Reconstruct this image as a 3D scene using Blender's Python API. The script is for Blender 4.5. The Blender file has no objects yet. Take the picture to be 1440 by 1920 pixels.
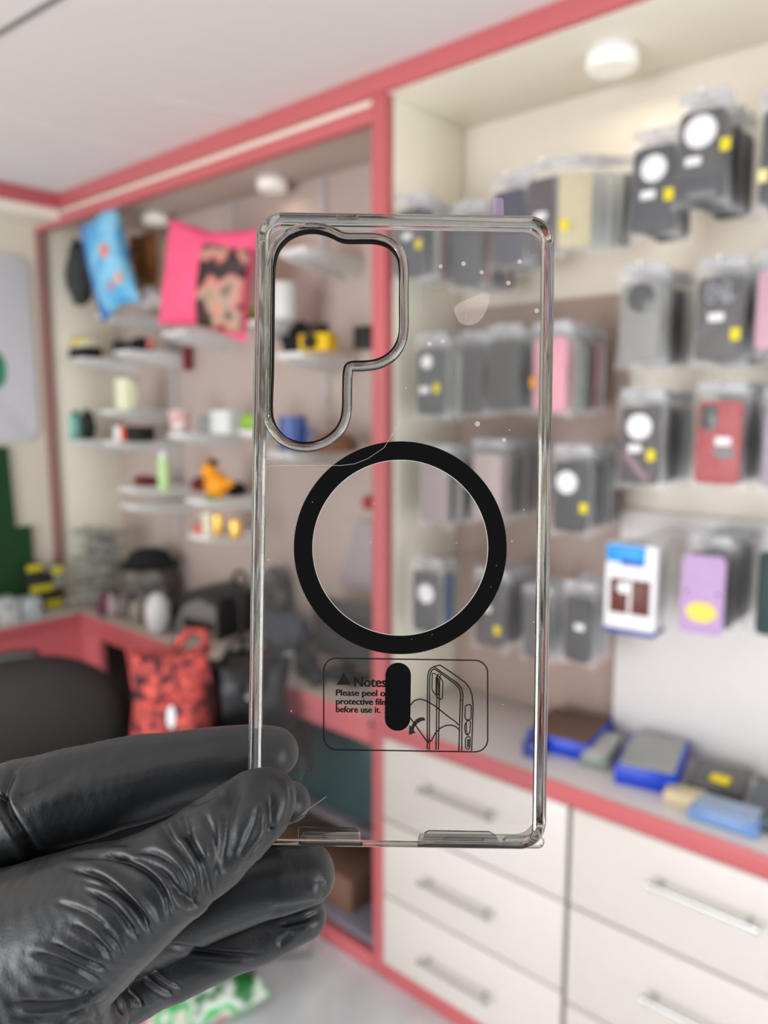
import bpy, bmesh, math, random
import re
import numpy as np
from mathutils import Vector, Matrix, noise
random.seed(7)
SC = bpy.context.scene
COL = SC.collection
PI = math.pi

# ------------------------------------------------------------------ camera
EYE = Vector((0.0, 0.0, 1.72))
TH, PT, FP = math.radians(48.7), math.radians(7.7), 1440.0
CF = Vector((math.sin(TH)*math.cos(PT), math.cos(TH)*math.cos(PT), -math.sin(PT)))
CR = Vector((math.cos(TH), -math.sin(TH), 0.0))
CU = CR.cross(CF)
cam_d = bpy.data.cameras.new('camera')
cam = bpy.data.objects.new('camera', cam_d)
COL.objects.link(cam)
cam.matrix_world = Matrix.Translation(EYE) @ Matrix((CR, CU, -CF)).transposed().to_4x4()
cam_d.sensor_fit = 'HORIZONTAL'
cam_d.sensor_width = 36.0
cam_d.lens = 36.0
cam_d.clip_start = 0.01
cam_d.clip_end = 50
cam_d.dof.use_dof = True
cam_d.dof.focus_distance = 0.204
cam_d.dof.aperture_fstop = 12.5
SC.camera = cam

# ------------------------------------------------------------------ light and exposure
world = bpy.data.worlds.new('world'); SC.world = world
world.use_nodes = True
world.node_tree.nodes['Background'].inputs[0].default_value = (0.93, 0.96, 1.0, 1)
world.node_tree.nodes['Background'].inputs[1].default_value = 0.42
def area(name, loc, aim, sx, sy, power, col):
    l = bpy.data.lights.new(name, 'AREA'); l.shape = 'RECTANGLE'; l.size = sx; l.size_y = sy
    l.energy = power; l.color = col
    o = bpy.data.objects.new(name, l); COL.objects.link(o); o.location = loc
    o.rotation_euler = (Vector(aim)-Vector(loc)).to_track_quat('-Z', 'Y').to_euler()
    return o
# daylight through the open shop front behind the photographer
area('shop_front_daylight', (-2.75, 1.15, 1.15), (1.6, 1.5, 1.5), 2.2, 2.2, 122, (0.95, 0.98, 1.0))
area('rear_fill_light', (.3, -2.3, 1.2), (1.2, 2.2, 1.4), 1.4, 1.8, 45, (0.98, 0.99, 1.0))  # added weaker fill from behind the camera, not a known window
SC.view_settings.view_transform = 'Standard'
SC.view_settings.look = 'None'
SC.view_settings.gamma = 1.0
SC.view_settings.exposure = -0.05
SC.view_settings.use_curve_mapping = False

# ------------------------------------------------------------------ helpers
def ray(x, y): return CF + CR*((x-720)/FP) - CU*((y-960)/FP)
def at(x, y, X=None, Y=None, Z=None, D=None):
    d = ray(x, y)
    if X is not None: return EYE + d*(X/d.x)
    if Y is not None: return EYE + d*(Y/d.y)
    if Z is not None: return EYE + d*((Z-EYE.z)/d.z)
    return EYE + d*D
def depth_of(p): return (Vector(p)-EYE).dot(CF)
def yx(px, X): return at(px, 765, X=X).y          # the place along the wall seen at that column
def hm(npx, p): return npx*depth_of(p)/FP
def srgb(c):
    return tuple((v/255/12.92 if v/255 <= .04045 else ((v/255+.055)/1.055)**2.4) for v in c)

def node_mat(name):
    m = bpy.data.materials.new(name); m.use_nodes = True
    nt = m.node_tree; b = nt.nodes['Principled BSDF']
    return m, nt, b
MATS = {}
def mat(name, c, rough=0.5, metal=0.0, var=0.06, scale=30.0, bump=0.0, emit=None, spec=0.5, alpha=1.0, trans=0.0, coat=0.0, ior=1.45):
    if name in MATS: return MATS[name]
    m, nt, b = node_mat(name)
    lin = srgb(c)
    b.inputs['Roughness'].default_value = rough
    b.inputs['Metallic'].default_value = metal
    b.inputs['Specular IOR Level'].default_value = spec
    b.inputs['Alpha'].default_value = alpha
    b.inputs['Transmission Weight'].default_value = trans
    b.inputs['Coat Weight'].default_value = coat
    b.inputs['IOR'].default_value = ior
    tc = nt.nodes.new('ShaderNodeTexCoord'); nz = nt.nodes.new('ShaderNodeTexNoise')
    nz.inputs['Scale'].default_value = scale; nz.inputs['Detail'].default_value = 4
    nt.links.new(tc.outputs['Object'], nz.inputs['Vector'])
    mx = nt.nodes.new('ShaderNodeMix'); mx.data_type = 'RGBA'
    mx.inputs[6].default_value = tuple(v*(1-var) for v in lin)+(1,)
    mx.inputs[7].default_value = tuple(min(1, v*(1+var)) for v in lin)+(1,)
    nt.links.new(nz.outputs['Fac'], mx.inputs[0]); nt.links.new(mx.outputs[2], b.inputs['Base Color'])
    if bump:
        bp = nt.nodes.new('ShaderNodeBump'); bp.inputs['Strength'].default_value = bump; bp.inputs['Distance'].default_value = 0.005
        nt.links.new(nz.outputs['Fac'], bp.inputs['Height']); nt.links.new(bp.outputs['Normal'], b.inputs['Normal'])
    if emit:
        b.inputs['Emission Color'].default_value = lin+(1,); b.inputs['Emission Strength'].default_value = emit
    MATS[name] = m
    return m
def pattern_mat(name, cols, scale=14, rough=0.7, kind='noise', pos=None):
    if name in MATS: return MATS[name]
    m, nt, b = node_mat(name); b.inputs['Roughness'].default_value = rough
    tc = nt.nodes.new('ShaderNodeTexCoord')
    if kind == 'voronoi':
        t = nt.nodes.new('ShaderNodeTexVoronoi'); out = t.outputs['Distance']
    else:
        t = nt.nodes.new('ShaderNodeTexNoise'); t.inputs['Detail'].default_value = 2; out = t.outputs['Fac']
    t.inputs['Scale'].default_value = scale
    nt.links.new(tc.outputs['Object'], t.inputs['Vector'])
    r = nt.nodes.new('ShaderNodeValToRGB'); r.color_ramp.interpolation = 'EASE'
    el = r.color_ramp.elements
    while len(el) < len(cols): el.new(0.5)
    pos = pos or [0.3+0.4*i/(len(cols)-1) for i in range(len(cols))]
    for i, c in enumerate(cols):
        el[i].position = pos[i]; el[i].color = srgb(c)+(1,)
    nt.links.new(out, r.inputs[0]); nt.links.new(r.outputs[0], b.inputs['Base Color'])
    MATS[name] = m
    return m

def link(name, me, m, parent=None):
    o = bpy.data.objects.new(name, me); COL.objects.link(o)
    if m is not None and not me.materials: me.materials.append(m)
    if parent: o.parent = parent
    return o
def tag(o, label=None, cat=None, group=None, kind=None):
    if label: o['label'] = label
    if cat: o['category'] = cat
    if group: o['group'] = group
    if kind: o['kind'] = kind
    return o
def empty(name, loc, rz=0, label=None, cat=None, group=None):
    o = bpy.data.objects.new(name, None); o.empty_display_size = 0.03; COL.objects.link(o)
    o.location = loc; o.rotation_euler = (0, 0, rz)
    return tag(o, label, cat, group)
def copy_tree(o, parent=None):
    c = o.copy(); COL.objects.link(c)
    if parent: c.parent = parent
    for ch in KIDS.get(o.name, [x for x in o.children]): copy_tree(ch, c)
    return c
KIDS = {}
class MB:
    def __init__(s): s.bm = bmesh.new()
    def box(s, x0, x1, y0, y1, z0, z1, bev=0.0, seg=2):
        r = bmesh.ops.create_cube(s.bm, size=1.0); vs = r['verts']
        for v in vs:
            v.co.x = x0 + (v.co.x+.5)*(x1-x0); v.co.y = y0 + (v.co.y+.5)*(y1-y0); v.co.z = z0 + (v.co.z+.5)*(z1-z0)
        if bev:
            es = list({e for v in vs for e in v.link_edges})
            bmesh.ops.bevel(s.bm, geom=es, offset=bev, segments=seg, affect='EDGES', profile=0.5)
        return s
    def prism(s, pts, h, axis='y', off=0.0, bev=0.0):
        # pts in the (x, z) plane for axis y, (x, y) for axis z, (y, z) for axis x
        def mk(p, t):
            return {'y': (p[0], t, p[1]), 'z': (p[0], p[1], t), 'x': (t, p[0], p[1])}[axis]
        a = [s.bm.verts.new(mk(p, off)) for p in pts]; b = [s.bm.verts.new(mk(p, off+h)) for p in pts]
        n = len(pts)
        f1 = s.bm.faces.new(a); f2 = s.bm.faces.new(b[::-1])
        for i in range(n): s.bm.faces.new((a[i], b[i], b[(i+1) % n], a[(i+1) % n]))
        if bev:
            bmesh.ops.bevel(s.bm, geom=list(f1.edges)+list(f2.edges), offset=bev, segments=2, affect='EDGES', profile=.5)
        return s
    def lathe(s, prof, n=28, c=(0, 0, 0)):
        rings = []
        for r, z in prof:
            if r < 1e-6: rings.append([s.bm.verts.new((c[0], c[1], c[2]+z))])
            else: rings.append([s.bm.verts.new((c[0]+r*math.cos(2*PI*i/n), c[1]+r*math.sin(2*PI*i/n), c[2]+z)) for i in range(n)])
        for a, b in zip(rings, rings[1:]):
            for i in range(n):
                j = (i+1) % n
                if len(a) == 1 and len(b) > 1: s.bm.faces.new((a[0], b[j], b[i]))
                elif len(b) == 1 and len(a) > 1: s.bm.faces.new((a[i], a[j], b[0]))
                elif len(a) > 1: s.bm.faces.new((a[i], a[j], b[j], b[i]))
        return s
    def tube(s, pts, r, n=10, closed=False):
        P = [Vector(p) for p in pts]; N = len(P); rings = []
        rr = r if isinstance(r, (list, tuple)) else [r]*N
        up = None
        for i, p in enumerate(P):
            if closed: t = (P[(i+1) % N]-P[i-1]).normalized()
            else: t = (P[min(i+1, N-1)]-P[max(i-1, 0)]).normalized()
            if up is None:
                up = t.orthogonal().normalized()
            up = (up - t*up.dot(t)).normalized()
            b = t.cross(up)
            rings.append([s.bm.verts.new(p + (up*math.cos(2*PI*k/n)+b*math.sin(2*PI*k/n))*rr[i]) for k in range(n)])
        for i in range(N if closed else N-1):
            a, b2 = rings[i], rings[(i+1) % N]
            for k in range(n): s.bm.faces.new((a[k], a[(k+1) % n], b2[(k+1) % n], b2[k]))
        if not closed:
            s.bm.faces.new(rings[0][::-1]); s.bm.faces.new(rings[-1])
        return s
    def blob(s, c, r, sub=3, amp=0.0, fr=8.0, seed=0.0):
        q = bmesh.ops.create_icosphere(s.bm, subdivisions=sub, radius=1.0)
        for v in q['verts']:
            n = 1+amp*noise.noise(v.co*fr*0.3+Vector((seed, seed, seed)))
            v.co = Vector((c[0]+v.co.x*r[0]*n, c[1]+v.co.y*r[1]*n, c[2]+v.co.z*r[2]*n))
        return s
    def cyl(s, a, b, r, n=20): return s.tube([a, b], r, n)
    def xf(s, m):
        bmesh.ops.transform(s.bm, matrix=m, verts=s.bm.verts); return s
    def mesh(s, name, smooth=True):
        bmesh.ops.recalc_face_normals(s.bm, faces=s.bm.faces)
        me = bpy.data.meshes.new(name); s.bm.to_mesh(me); s.bm.free()
        if smooth:
            for p in me.polygons: p.use_smooth = True
            try: me.set_sharp_from_angle(angle=math.radians(42))
            except Exception: pass
        return me
    def build(s, name, m, parent=None, smooth=True):
        return link(name, s.mesh(name, smooth), m, parent)
def struct(name, mb, m):
    return tag(mb.build(name, m), kind='structure')
def rrect(w, h, r, n=6, cx=0, cy=0):
    pts = []
    for sx, sy, a0 in ((1, 1, 0), (-1, 1, 90), (-1, -1, 180), (1, -1, 270)):
        for k in range(n+1):
            a = math.radians(a0+90*k/n)
            pts.append((cx+sx*(w/2-r)+r*math.cos(a), cy+sy*(h/2-r)+r*math.sin(a)))
    return pts
def pillow_bm(mb, w, t, h, n=16, m=16, ex=0.45, amp=0.0, seed=0, c=(0, 0, 0), z0=0):
    # closed cushion shape: wide in x and z, thick in y
    V = {}
    for side in (-1, 1):
        for i in range(n+1):
            for j in range(m+1):
                u, v = i/n*2-1, j/m*2-1
                edge = i in (0, n) or j in (0, m)
                if side == 1 and edge: V[side, i, j] = V[-1, i, j]; continue
                th = 0 if edge else ((1-u*u)*(1-v*v))**ex
                pinch = 1-0.07*(1-abs(v))*(abs(u)**3)*2
                pinz = 1-0.07*(1-abs(u))*(abs(v)**3)*2
                d = amp*noise.noise(Vector((u*2.3+seed, v*2.3, side*2.0+seed)))
                V[side, i, j] = mb.bm.verts.new((c[0]+u*w/2*pinch, c[1]+side*t/2*th+d*(0 if edge else 1), c[2]+v*h/2*pinz))
    for side in (-1, 1):
        for i in range(n):
            for j in range(m):
                f = (V[side, i, j], V[side, i+1, j], V[side, i+1, j+1], V[side, i, j+1])
                try: mb.bm.faces.new(f if side == -1 else f[::-1])
                except ValueError: pass
    return mb
FACE = -PI/2     # local -y looks out of the wall, local x runs to the right in the picture

# ------------------------------------------------------------------ room materials
M_PINK = mat('pink_laminate', (198, 102, 106), 0.35, var=.03)
M_CREAM = mat('cream_laminate', (244, 239, 222), 0.45, var=.02)
M_NICHE = mat('niche_laminate', (228, 219, 206), 0.4, var=.03, scale=4)
M_TAUPE = mat('taupe_back_panel', (196, 178, 170), 0.5, var=.05, scale=3)
M_WHITE = mat('white_laminate', (232, 228, 226), 0.3, var=.02)
M_DRAWER = mat('drawer_white', (217, 211, 205), 0.3, var=.02)
M_CEIL = mat('ceiling_paint', (232, 230, 228), 0.7, var=.02)
M_SEAM = mat('seam_grey', (120, 118, 115), 0.6)
M_TOP = mat('worktop_white', (222, 214, 212), 0.25, var=.03)
M_GAP = mat('drawer_gap', (150, 140, 125), 0.7)
M_WALL = mat('cream_wall_paint', (222, 216, 198), 0.7, var=.02)
M_METAL = mat('brushed_steel', (190, 190, 190), 0.25, metal=1.0)
M_DARK = mat('black_plastic', (22, 22, 24), 0.35)
M_BLACKF = mat('black_fabric', (18, 18, 20), 0.85, bump=.3, scale=200)
M_GREY = mat('grey_metal', (140, 138, 136), 0.4, metal=.4)

H = 1.72
D0, D1 = 1.60, 1.95          # front and back plane of the wall units
ZC, ZCB = H-.885, H-.935     # worktop top and the bottom of its pink edge
ZN = H+.815                  # underside of the niche roof
ZCEIL = H+.87
YP0, YP1 = 1.398, 1.445      # the pink post
YL = 3.42                    # far wall
YR = -0.9
# floor of veined pale tiles
def floor_mat():
    m, nt, b = node_mat('marble_tile'); b.inputs['Roughness'].default_value = 0.18
    tc = nt.nodes.new('ShaderNodeTexCoord')
    nz = nt.nodes.new('ShaderNodeTexNoise'); nz.inputs['Scale'].default_value = 2.2; nz.inputs['Detail'].default_value = 7; nz.inputs['Distortion'].default_value = 1.2
    nt.links.new(tc.outputs['Object'], nz.inputs['Vector'])
    r = nt.nodes.new('ShaderNodeValToRGB'); e = r.color_ramp.elements
    e[0].position = .36; e[0].color = srgb((200, 204, 207))+(1,); e[1].position = .56; e[1].color = srgb((224, 226, 227))+(1,)
    nt.links.new(nz.outputs['Fac'], r.inputs[0])
    br = nt.nodes.new('ShaderNodeTexBrick'); br.offset = 0; br.inputs['Scale'].default_value = 1.0
    br.inputs['Brick Width'].default_value = .6; br.inputs['Row Height'].default_value = .6; br.inputs['Mortar Size'].default_value = .003
    br.inputs['Mortar'].default_value = srgb((204, 204, 202))+(1,)
    nt.links.new(tc.outputs['Object'], br.inputs['Vector'])
    nt.links.new(r.outputs[0], br.inputs['Color1']); nt.links.new(r.outputs[0], br.inputs['Color2'])
    nt.links.new(br.outputs['Color'], b.inputs['Base Color'])
    return m
struct('floor', MB().box(-2.8, 2.1, -2.4, 3.7, -.05, 0), floor_mat())
struct('ceiling', MB().box(-2.8, 2.1, -2.4, 3.7, ZCEIL, ZCEIL+.05), M_CEIL)
struct('wall_right', MB().box(D1, D1+.1, YR-1, 3.7, 0, ZCEIL), M_NICHE)
struct('wall_far', MB().box(-2.8, D0, YL, YL+.1, 0, ZCEIL), M_WALL)
struct('wall_left', MB().box(-2.9, -2.8, 2.3, 3.7, 0, ZCEIL), M_WALL)
M_DIM = mat('dark_unseen_wall', (70, 64, 62), .6)
struct('wall_back_added', MB().box(-2.9, -2.8, -2.4, 0, 0, ZCEIL).box(-2.79, -.5, -2.5, -2.4, 0, ZCEIL), M_DIM)  # unseen wall added behind the camera, dark to dim reflections in the case
# ceiling seams
def strip(name, p, q, w, m, n):
    p, q = Vector(p), Vector(q); d = (q-p).normalized(); s = Vector((-d.y, d.x, 0))*w/2
    mb = MB(); z = ZCEIL
    pts = [(p+s), (q+s), (q-s), (p-s)]
    mb.prism([(v.x, v.y) for v in pts], -.004, 'z', z)
    return tag(mb.build(name, m), kind='structure')
def cz(x, y): return at(x, y, Z=ZCEIL)
strip('trim_1', cz(-60, 95), cz(150, -30), .012, M_SEAM, 1)
strip('trim_2', cz(-80, 196), cz(300, 296), .012, mat('seam_white', (225, 223, 220), .5), 2)
strip('trim_3', cz(300, 190), cz(490, 220), .010, mat('seam_pale', (212, 209, 206), .6), 3)
# pink beams under the ceiling
struct('trim_4', MB().box(D0-.012, D1, YR-1, 3.185, ZN, ZCEIL, .002), M_PINK)
struct('trim_5', MB().box(-2.8, D0-.012, 3.17, YL, ZCEIL-.06, ZCEIL, .002), M_PINK)
struct('trim_12', MB().box(-2.8, D0, 3.185, YL, ZCEIL-.10, ZCEIL-.06), M_CREAM)
# ------------------------------------------------------------------ wall units (each a thing that could be lifted out)
ZB = H+.752
Y0R = -.25
u = empty('display_niche', (D0, YP0, ZC), 0, 'open cream niche with pegs of phone cases, right of the pink post', 'display unit')
def bx(par, name, m, x0, x1, y0, y1, z0, z1, bev=.0015):
    o = MB().box(x0, x1, y0, y1, z0, z1, bev).build(name, m); o.parent = par
    o.location = -Vector(par.location); return o
bx(u, 'side_panel', M_CREAM, D0+.03, D1-.005, YP0, YP0+.012, ZC, ZN)
bx(u, 'roof_panel', M_CREAM, D0+.005, D1-.005, -1.2, YP0-.001, ZN-.004, ZN-.0005)
bx(u, 'peg_board', mat('peg_board', (166, 144, 134), .5, var=.08, scale=3), D1-.012, D1-.002, .86, YP0-.002, ZC+.002, ZC+1.18)
bx(u, 'white_board', M_WHITE, D1-.03, D1-.002, -1.2, .855, ZC+.002, ZC+.62)
bx(u, 'post', M_PINK, D0-.006, D0+.03, YP0, YP1, 0.005, ZN-.001)
wt = tag(MB().box(D0-.02, D1-.002, -1.2, YP0-.001, ZC-.025, ZC, .002).build('worktop', M_TOP), 'long white worktop with a pink front edge above the drawers', 'worktop')
e_ = MB().box(D0-.026, D0-.019, -1.2, YP0-.001, ZCB, ZC, .002).build('edge_strip', M_PINK, wt)

# drawers
ZR = [ZCB-.003, H-1.190, H-1.430, H-1.655]
cols = [(YP0-.004, .805), (.797, .10), (.092, -.6)]
cab_mat = M_WHITE
for ci, (ya, yb) in enumerate(cols):
    nm = ['nearest the pink post', 'right of the column by the post', 'at the right end under the worktop'][ci]
    c = empty('drawer_cabinet', (D0, (ya+yb)/2, 0), 0, 'white drawer cabinet with bar handles, '+nm, 'drawer cabinet', 'drawer cabinets under the worktop')
    bx(c, 'body', M_GAP, D0, D1-.005, yb, ya, 0.07, ZCB-.002)
    bx(c, 'plinth', M_PINK, D0-.004, D0+.02, yb-.003, ya+.003, 0.0, .062)
    rows = list(zip(ZR, ZR[1:]))
    if ci: rows = [(ZR[0], ZR[1]+.0), (ZR[1], ZR[2]-.02), (ZR[2]-.02, ZR[3])]
    for ri, (zt, zb) in enumerate(rows):
        d = bx(c, 'drawer', M_DRAWER, D0-.018, D0-.001, yb+.002, ya-.002, zb+.0035, zt-.0035, .002)
        ym = (ya+yb)/2; L = .115
        if ci == 0:
            ym = [1.015, 1.02, 1.02][ri]; ym = (yx(0, D0)*0+ (at(868, 1690, X=D0).y)); L = (at(805, 1660, X=D0-.05).y-at(928, 1720, X=D0-.05).y)/2
        else: 
            L = .16; 
            if ci == 1: ym = (at(1222, 1670, X=D0-.05).y+at(1412, 1745, X=D0-.05).y)/2; L = (at(1222, 1670, X=D0-.05).y-at(1412, 1745, X=D0-.05).y)/2
        zc = zt-(.118 if ri else .095)
        hmb = MB(); xx = D0-.05
        hmb.cyl((xx, ym-L, zc), (xx, ym+L, zc), .0055, 14)
        for s in (-1, 1):
            hmb.cyl((xx, ym+s*(L-.012), zc), (D0-.018, ym+s*(L-.012), zc), .005, 12)
            hmb.lathe([(0, -.009), (.0085, -.007), (.0085, .007), (0, .009)], 16)
            # round end caps
            vs = hmb.bm.verts[:][-(16*2+2):]
            bmesh.ops.transform(hmb.bm, matrix=Matrix.Translation((xx, ym+s*(L+.004), zc)) @ Matrix.Rotation(PI/2, 4, 'X'), verts=vs)
        hd = hmb.build('handle', M_METAL, d)

# ---- bay left of the post
b2 = empty('shelving_bay', (D0, YL, ZC), 0, 'tall pink framed shelving bay left of the pink post', 'display unit')
bx(b2, 'side_panel', M_NICHE, D0+.03, D1-.005, YP1-.012, YP1, ZC, ZN)
bx(b2, 'side_panel', M_CREAM, D0+.03, D1-.005, YL-.03, YL-.012, ZC, ZN)
bx(b2, 'end_post', mat('brown_edge', (150, 110, 104), .5), D0-.004, D0+.03, YL-.045, YL-.004, ZC, ZB)
bx(b2, 'top_rail', M_PINK, D0-.004, D0+.03, YP1, YL-.004, ZB, ZB+.04)
bx(b2, 'roof_panel', mat('bay_roof', (205, 190, 180), .6), D0+.03, D1-.005, YP1, YL-.03, ZB+.04, ZB+.05)
bx(b2, 'fascia', M_CREAM, D0+.006, D0+.03, YP1, YL-.004, ZB+.041, ZN-.002)
bx(b2, 'back_panel', M_TAUPE, D1-.012, D1-.003, YP1, YL-.03, ZC, ZB+.04)
wl = tag(MB().box(D0-.02, D1-.013, YP1+.001, YL-.05, ZC-.025, ZC, .002).build('worktop', mat('worktop_grey', (190, 178, 168), .3)), 'worktop with double pink edge, cluttered with black gear under the shelves', 'worktop')
MB().box(D0-.026, D0-.019, YP1+.001, 3.17, ZC-.035, ZC-.001, .002).build('edge_strip', M_PINK, wl)
lc = empty('under_counter', (D0, 2.3, 0), 0, 'pink framed cabinet with dark openings below the cluttered worktop', 'cabinet')
bx(lc, 'top_rail', M_PINK, D0-.014, D0+.02, YP1+.002, 3.17, ZC-.095, ZC-.04)
bx(lc, 'bottom_rail', M_PINK, D0-.006, D0+.02, YP1+.002, 2.62, .005, .055)
bx(lc, 'upright', M_PINK, D0-.012, D0+.02, 3.02, 3.19, .005, ZC-.096)
bx(lc, 'upright', M_PINK, D0-.012, D0+.02, 2.60, 2.66, .005, ZC-.096)
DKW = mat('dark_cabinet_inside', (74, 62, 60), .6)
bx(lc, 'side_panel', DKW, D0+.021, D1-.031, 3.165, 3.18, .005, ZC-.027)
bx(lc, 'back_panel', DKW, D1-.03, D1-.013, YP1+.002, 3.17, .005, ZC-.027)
bx(lc, 'shelf', mat('mauve_shelf', (108, 98, 104), .5), D0+.03, D1-.031, YP1+.004, 2.6, .40, .42)
bx(lc, 'base', mat('lilac_base', (128, 122, 134), .5), D0+.021, D1-.031, YP1+.004, 2.6, .06, .08)
t = tag(MB().box(D0+.06, D1-.06, 1.5, 2.1, .421, .70, .006).build('storage_box', mat('dark_teal', (14, 58, 62), .4)), 'dark teal box inside the pink framed cabinet beside the post', 'box')
t = tag(MB().box(D0+.06, D1-.06, 1.6, 2.2, .081, .2, .006).build('carton', mat('brown_card', (120, 88, 70), .7)), 'low brown carton in the bottom of the pink framed cabinet', 'box')

# left counter along the far wall
lw = tag(MB().box(-2.5, D0-.03, 3.16, YL-.002, ZC-.02, ZC, .002).build('worktop', mat('worktop_cool', (210, 208, 206), .3)), 'white worktop under the poster along the far wall', 'worktop')
MB().box(-2.5, D0-.03, 3.150, 3.161, ZC-.04, ZC-.001, .002).build('edge_strip', M_PINK, lw)
struct('baseboard_far', MB().box(-2.5, D0-.013, 3.172, 3.19, 0, ZC-.021), M_PINK)

# ---- round ceiling lamps
def lamp(p, r, lab, power):
    o = empty('ceiling_lamp', p, 0, lab, 'lamp', 'round surface lamps under the cabinet roofs')
    MB().lathe([(0, 0), (r*.96, 0), (r, -.006), (r, -.012), (r*.97, -.014), (0, -.014)], 32).build('base', M_WHITE, o)
    MB().lathe([(r*.93, -.0142), (r*.94, -.034), (r*.85, -.042), (0, -.045)], 32).build('diffuser', mat('lamp_diffuser', (250, 248, 240), .4, emit=.16), o)
    l = bpy.data.lights.new('lamp_light', 'AREA'); l.shape = 'DISK'; l.size = r*1.8; l.energy = power; l.color = (1, .86, .64)
    lo = bpy.data.objects.new('lamp_light', l); COL.objects.link(lo); lo.parent = o; lo.location = (0, 0, -.052)
lamp(at(1148, 108, Z=ZN-.02)+Vector((0, 0, .0155)), .062, 'white round lamp under the niche roof at top right', .7)
p = at(510, 345, Z=ZB+.02); p.z = ZB+.0395; lamp(p, .055, 'white round lamp under the bay roof, nearer the pink post', .12)
p = at(290, 410, Z=ZB+.02); p.z = ZB+.0395; lamp(p, .055, 'white round lamp behind the blue cushion', .10)

# ------------------------------------------------------------------ hanging phone cases
bag_m, nt, b = node_mat('clear_plastic_bag')
b.inputs['Base Color'].default_value = (.9, .9, .92, 1); b.inputs['Alpha'].default_value = .11; b.inputs['Roughness'].default_value = .12
b.inputs['Specular IOR Level'].default_value = .9
nz = nt.nodes.new('ShaderNodeTexNoise'); nz.inputs['Scale'].default_value = 45; bp = nt.nodes.new('ShaderNodeBump'); bp.inputs['Strength'].default_value = .8; bp.inputs['Distance'].default_value = .004
tc = nt.nodes.new('ShaderNodeTexCoord'); nt.links.new(tc.outputs['Object'], nz.inputs['Vector'])
nt.links.new(nz.outputs['Fac'], bp.inputs['Height']); nt.links.new(bp.outputs['Normal'], b.inputs['Normal'])
M_WP = mat('white_paper', (238, 236, 238), .5)
M_YEL = mat('yellow_sticker', (236, 214, 20), .5)
M_ORA = mat('orange_sticker', (236, 160, 30), .5)
M_LENS = mat('lens_black', (14, 14, 18), .12)
def hang_pack(loc, w, h, m, label, group, circle=None, camera=None, sticker=None, tab=None, yaw=0, bag=True, extra=None, full=True):
    # origin at the middle of the case, facing local -y
    o = empty('phone_case_pack', loc, FACE+yaw, label, 'phone case', group)
    t = .010
    c = MB().prism(rrect(w, h, w*.13), t, 'y', -t/2, .0018).build('case', m, o)
    if camera == 'bar':
        MB().prism(rrect(w*.38, h*.30, w*.1, cx=-w*.24, cy=h*.30), .003, 'y', -t/2-.0032, .0006).build('camera_frame', M_LENS, c)
    elif camera == 'round':
        MB().lathe([(0, 0), (w*.34, 0), (w*.34, .003), (w*.29, .004), (0, .004)], 28).xf(Matrix.Translation((0, -t/2-.0002, h*.30)) @ Matrix.Rotation(PI/2, 4, 'X')).build('camera_ring', M_LENS, c)
    elif camera == 'trio':
        MB().prism(rrect(w*.8, h*.27, w*.16, cx=0, cy=h*.31), .003, 'y', -t/2-.0032, .0006).build('camera_frame', M_LENS, c)
        for (lx, lz) in ((-.18, .37), (-.18, .26), (.16, .37), (.16, .26)):
            MB().lathe([(w*.07, 0), (w*.12, 0), (w*.12, .002), (w*.07, .002), (w*.07, 0)], 18).xf(Matrix.Translation((lx*w, -t/2-.0034, lz*h)) @ Matrix.Rotation(PI/2, 4, 'X')).build('lens_ring', mat('lens_grey', (150, 150, 155), .3), c)
    if circle:
        cx, cz_, cr = circle
        MB().lathe([(0, 0), (cr*w, 0), (cr*w, .0015), (0, .0015)], 30).xf(Matrix.Translation((cx*w, -t/2-.0035, cz_*h)) @ Matrix.Rotation(PI/2, 4, 'X')).build('magnet_disc', M_WP, c)
    if tab:
        tx, tz = tab
        MB().prism(rrect(w*.36, h*.10, w*.04, cx=tx*w, cy=tz*h), .0015, 'y', -t/2-.0035).build('paper_label', M_WP, c)
    if extra: extra(c, w, h, t)
    if bag:
        bw, bh = w+.028, h+.044
        g = pillow_bm(MB(), bw, t+.012, bh, 10, 14, .18, .002, loc[1]*3+loc[2]).build('bag', bag_m, o); g.location = (0, 0, .004)
        MB().box(-bw*.42, bw*.42, -.0012, .0012, h/2+.018, h/2+.040, .0005).build('header_flap', mat('flap_clear', (205, 205, 210), .2, alpha=.5), o)
    if sticker:
        sx, sz, sm = sticker
        MB().prism(rrect(.019, .024, .002, cx=sx*w, cy=sz*h), .0006, 'y', -t/2-.0085).build('price_sticker', sm, o)
    return o
def pmat(c, r=.55):
    k = .62 if max(c) < 130 else .92      # these plastics are darker than their lit look
    return mat('case_%02x%02x%02x' % c, tuple(v*k for v in c), r, var=.1, scale=60, spec=.3)
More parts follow.
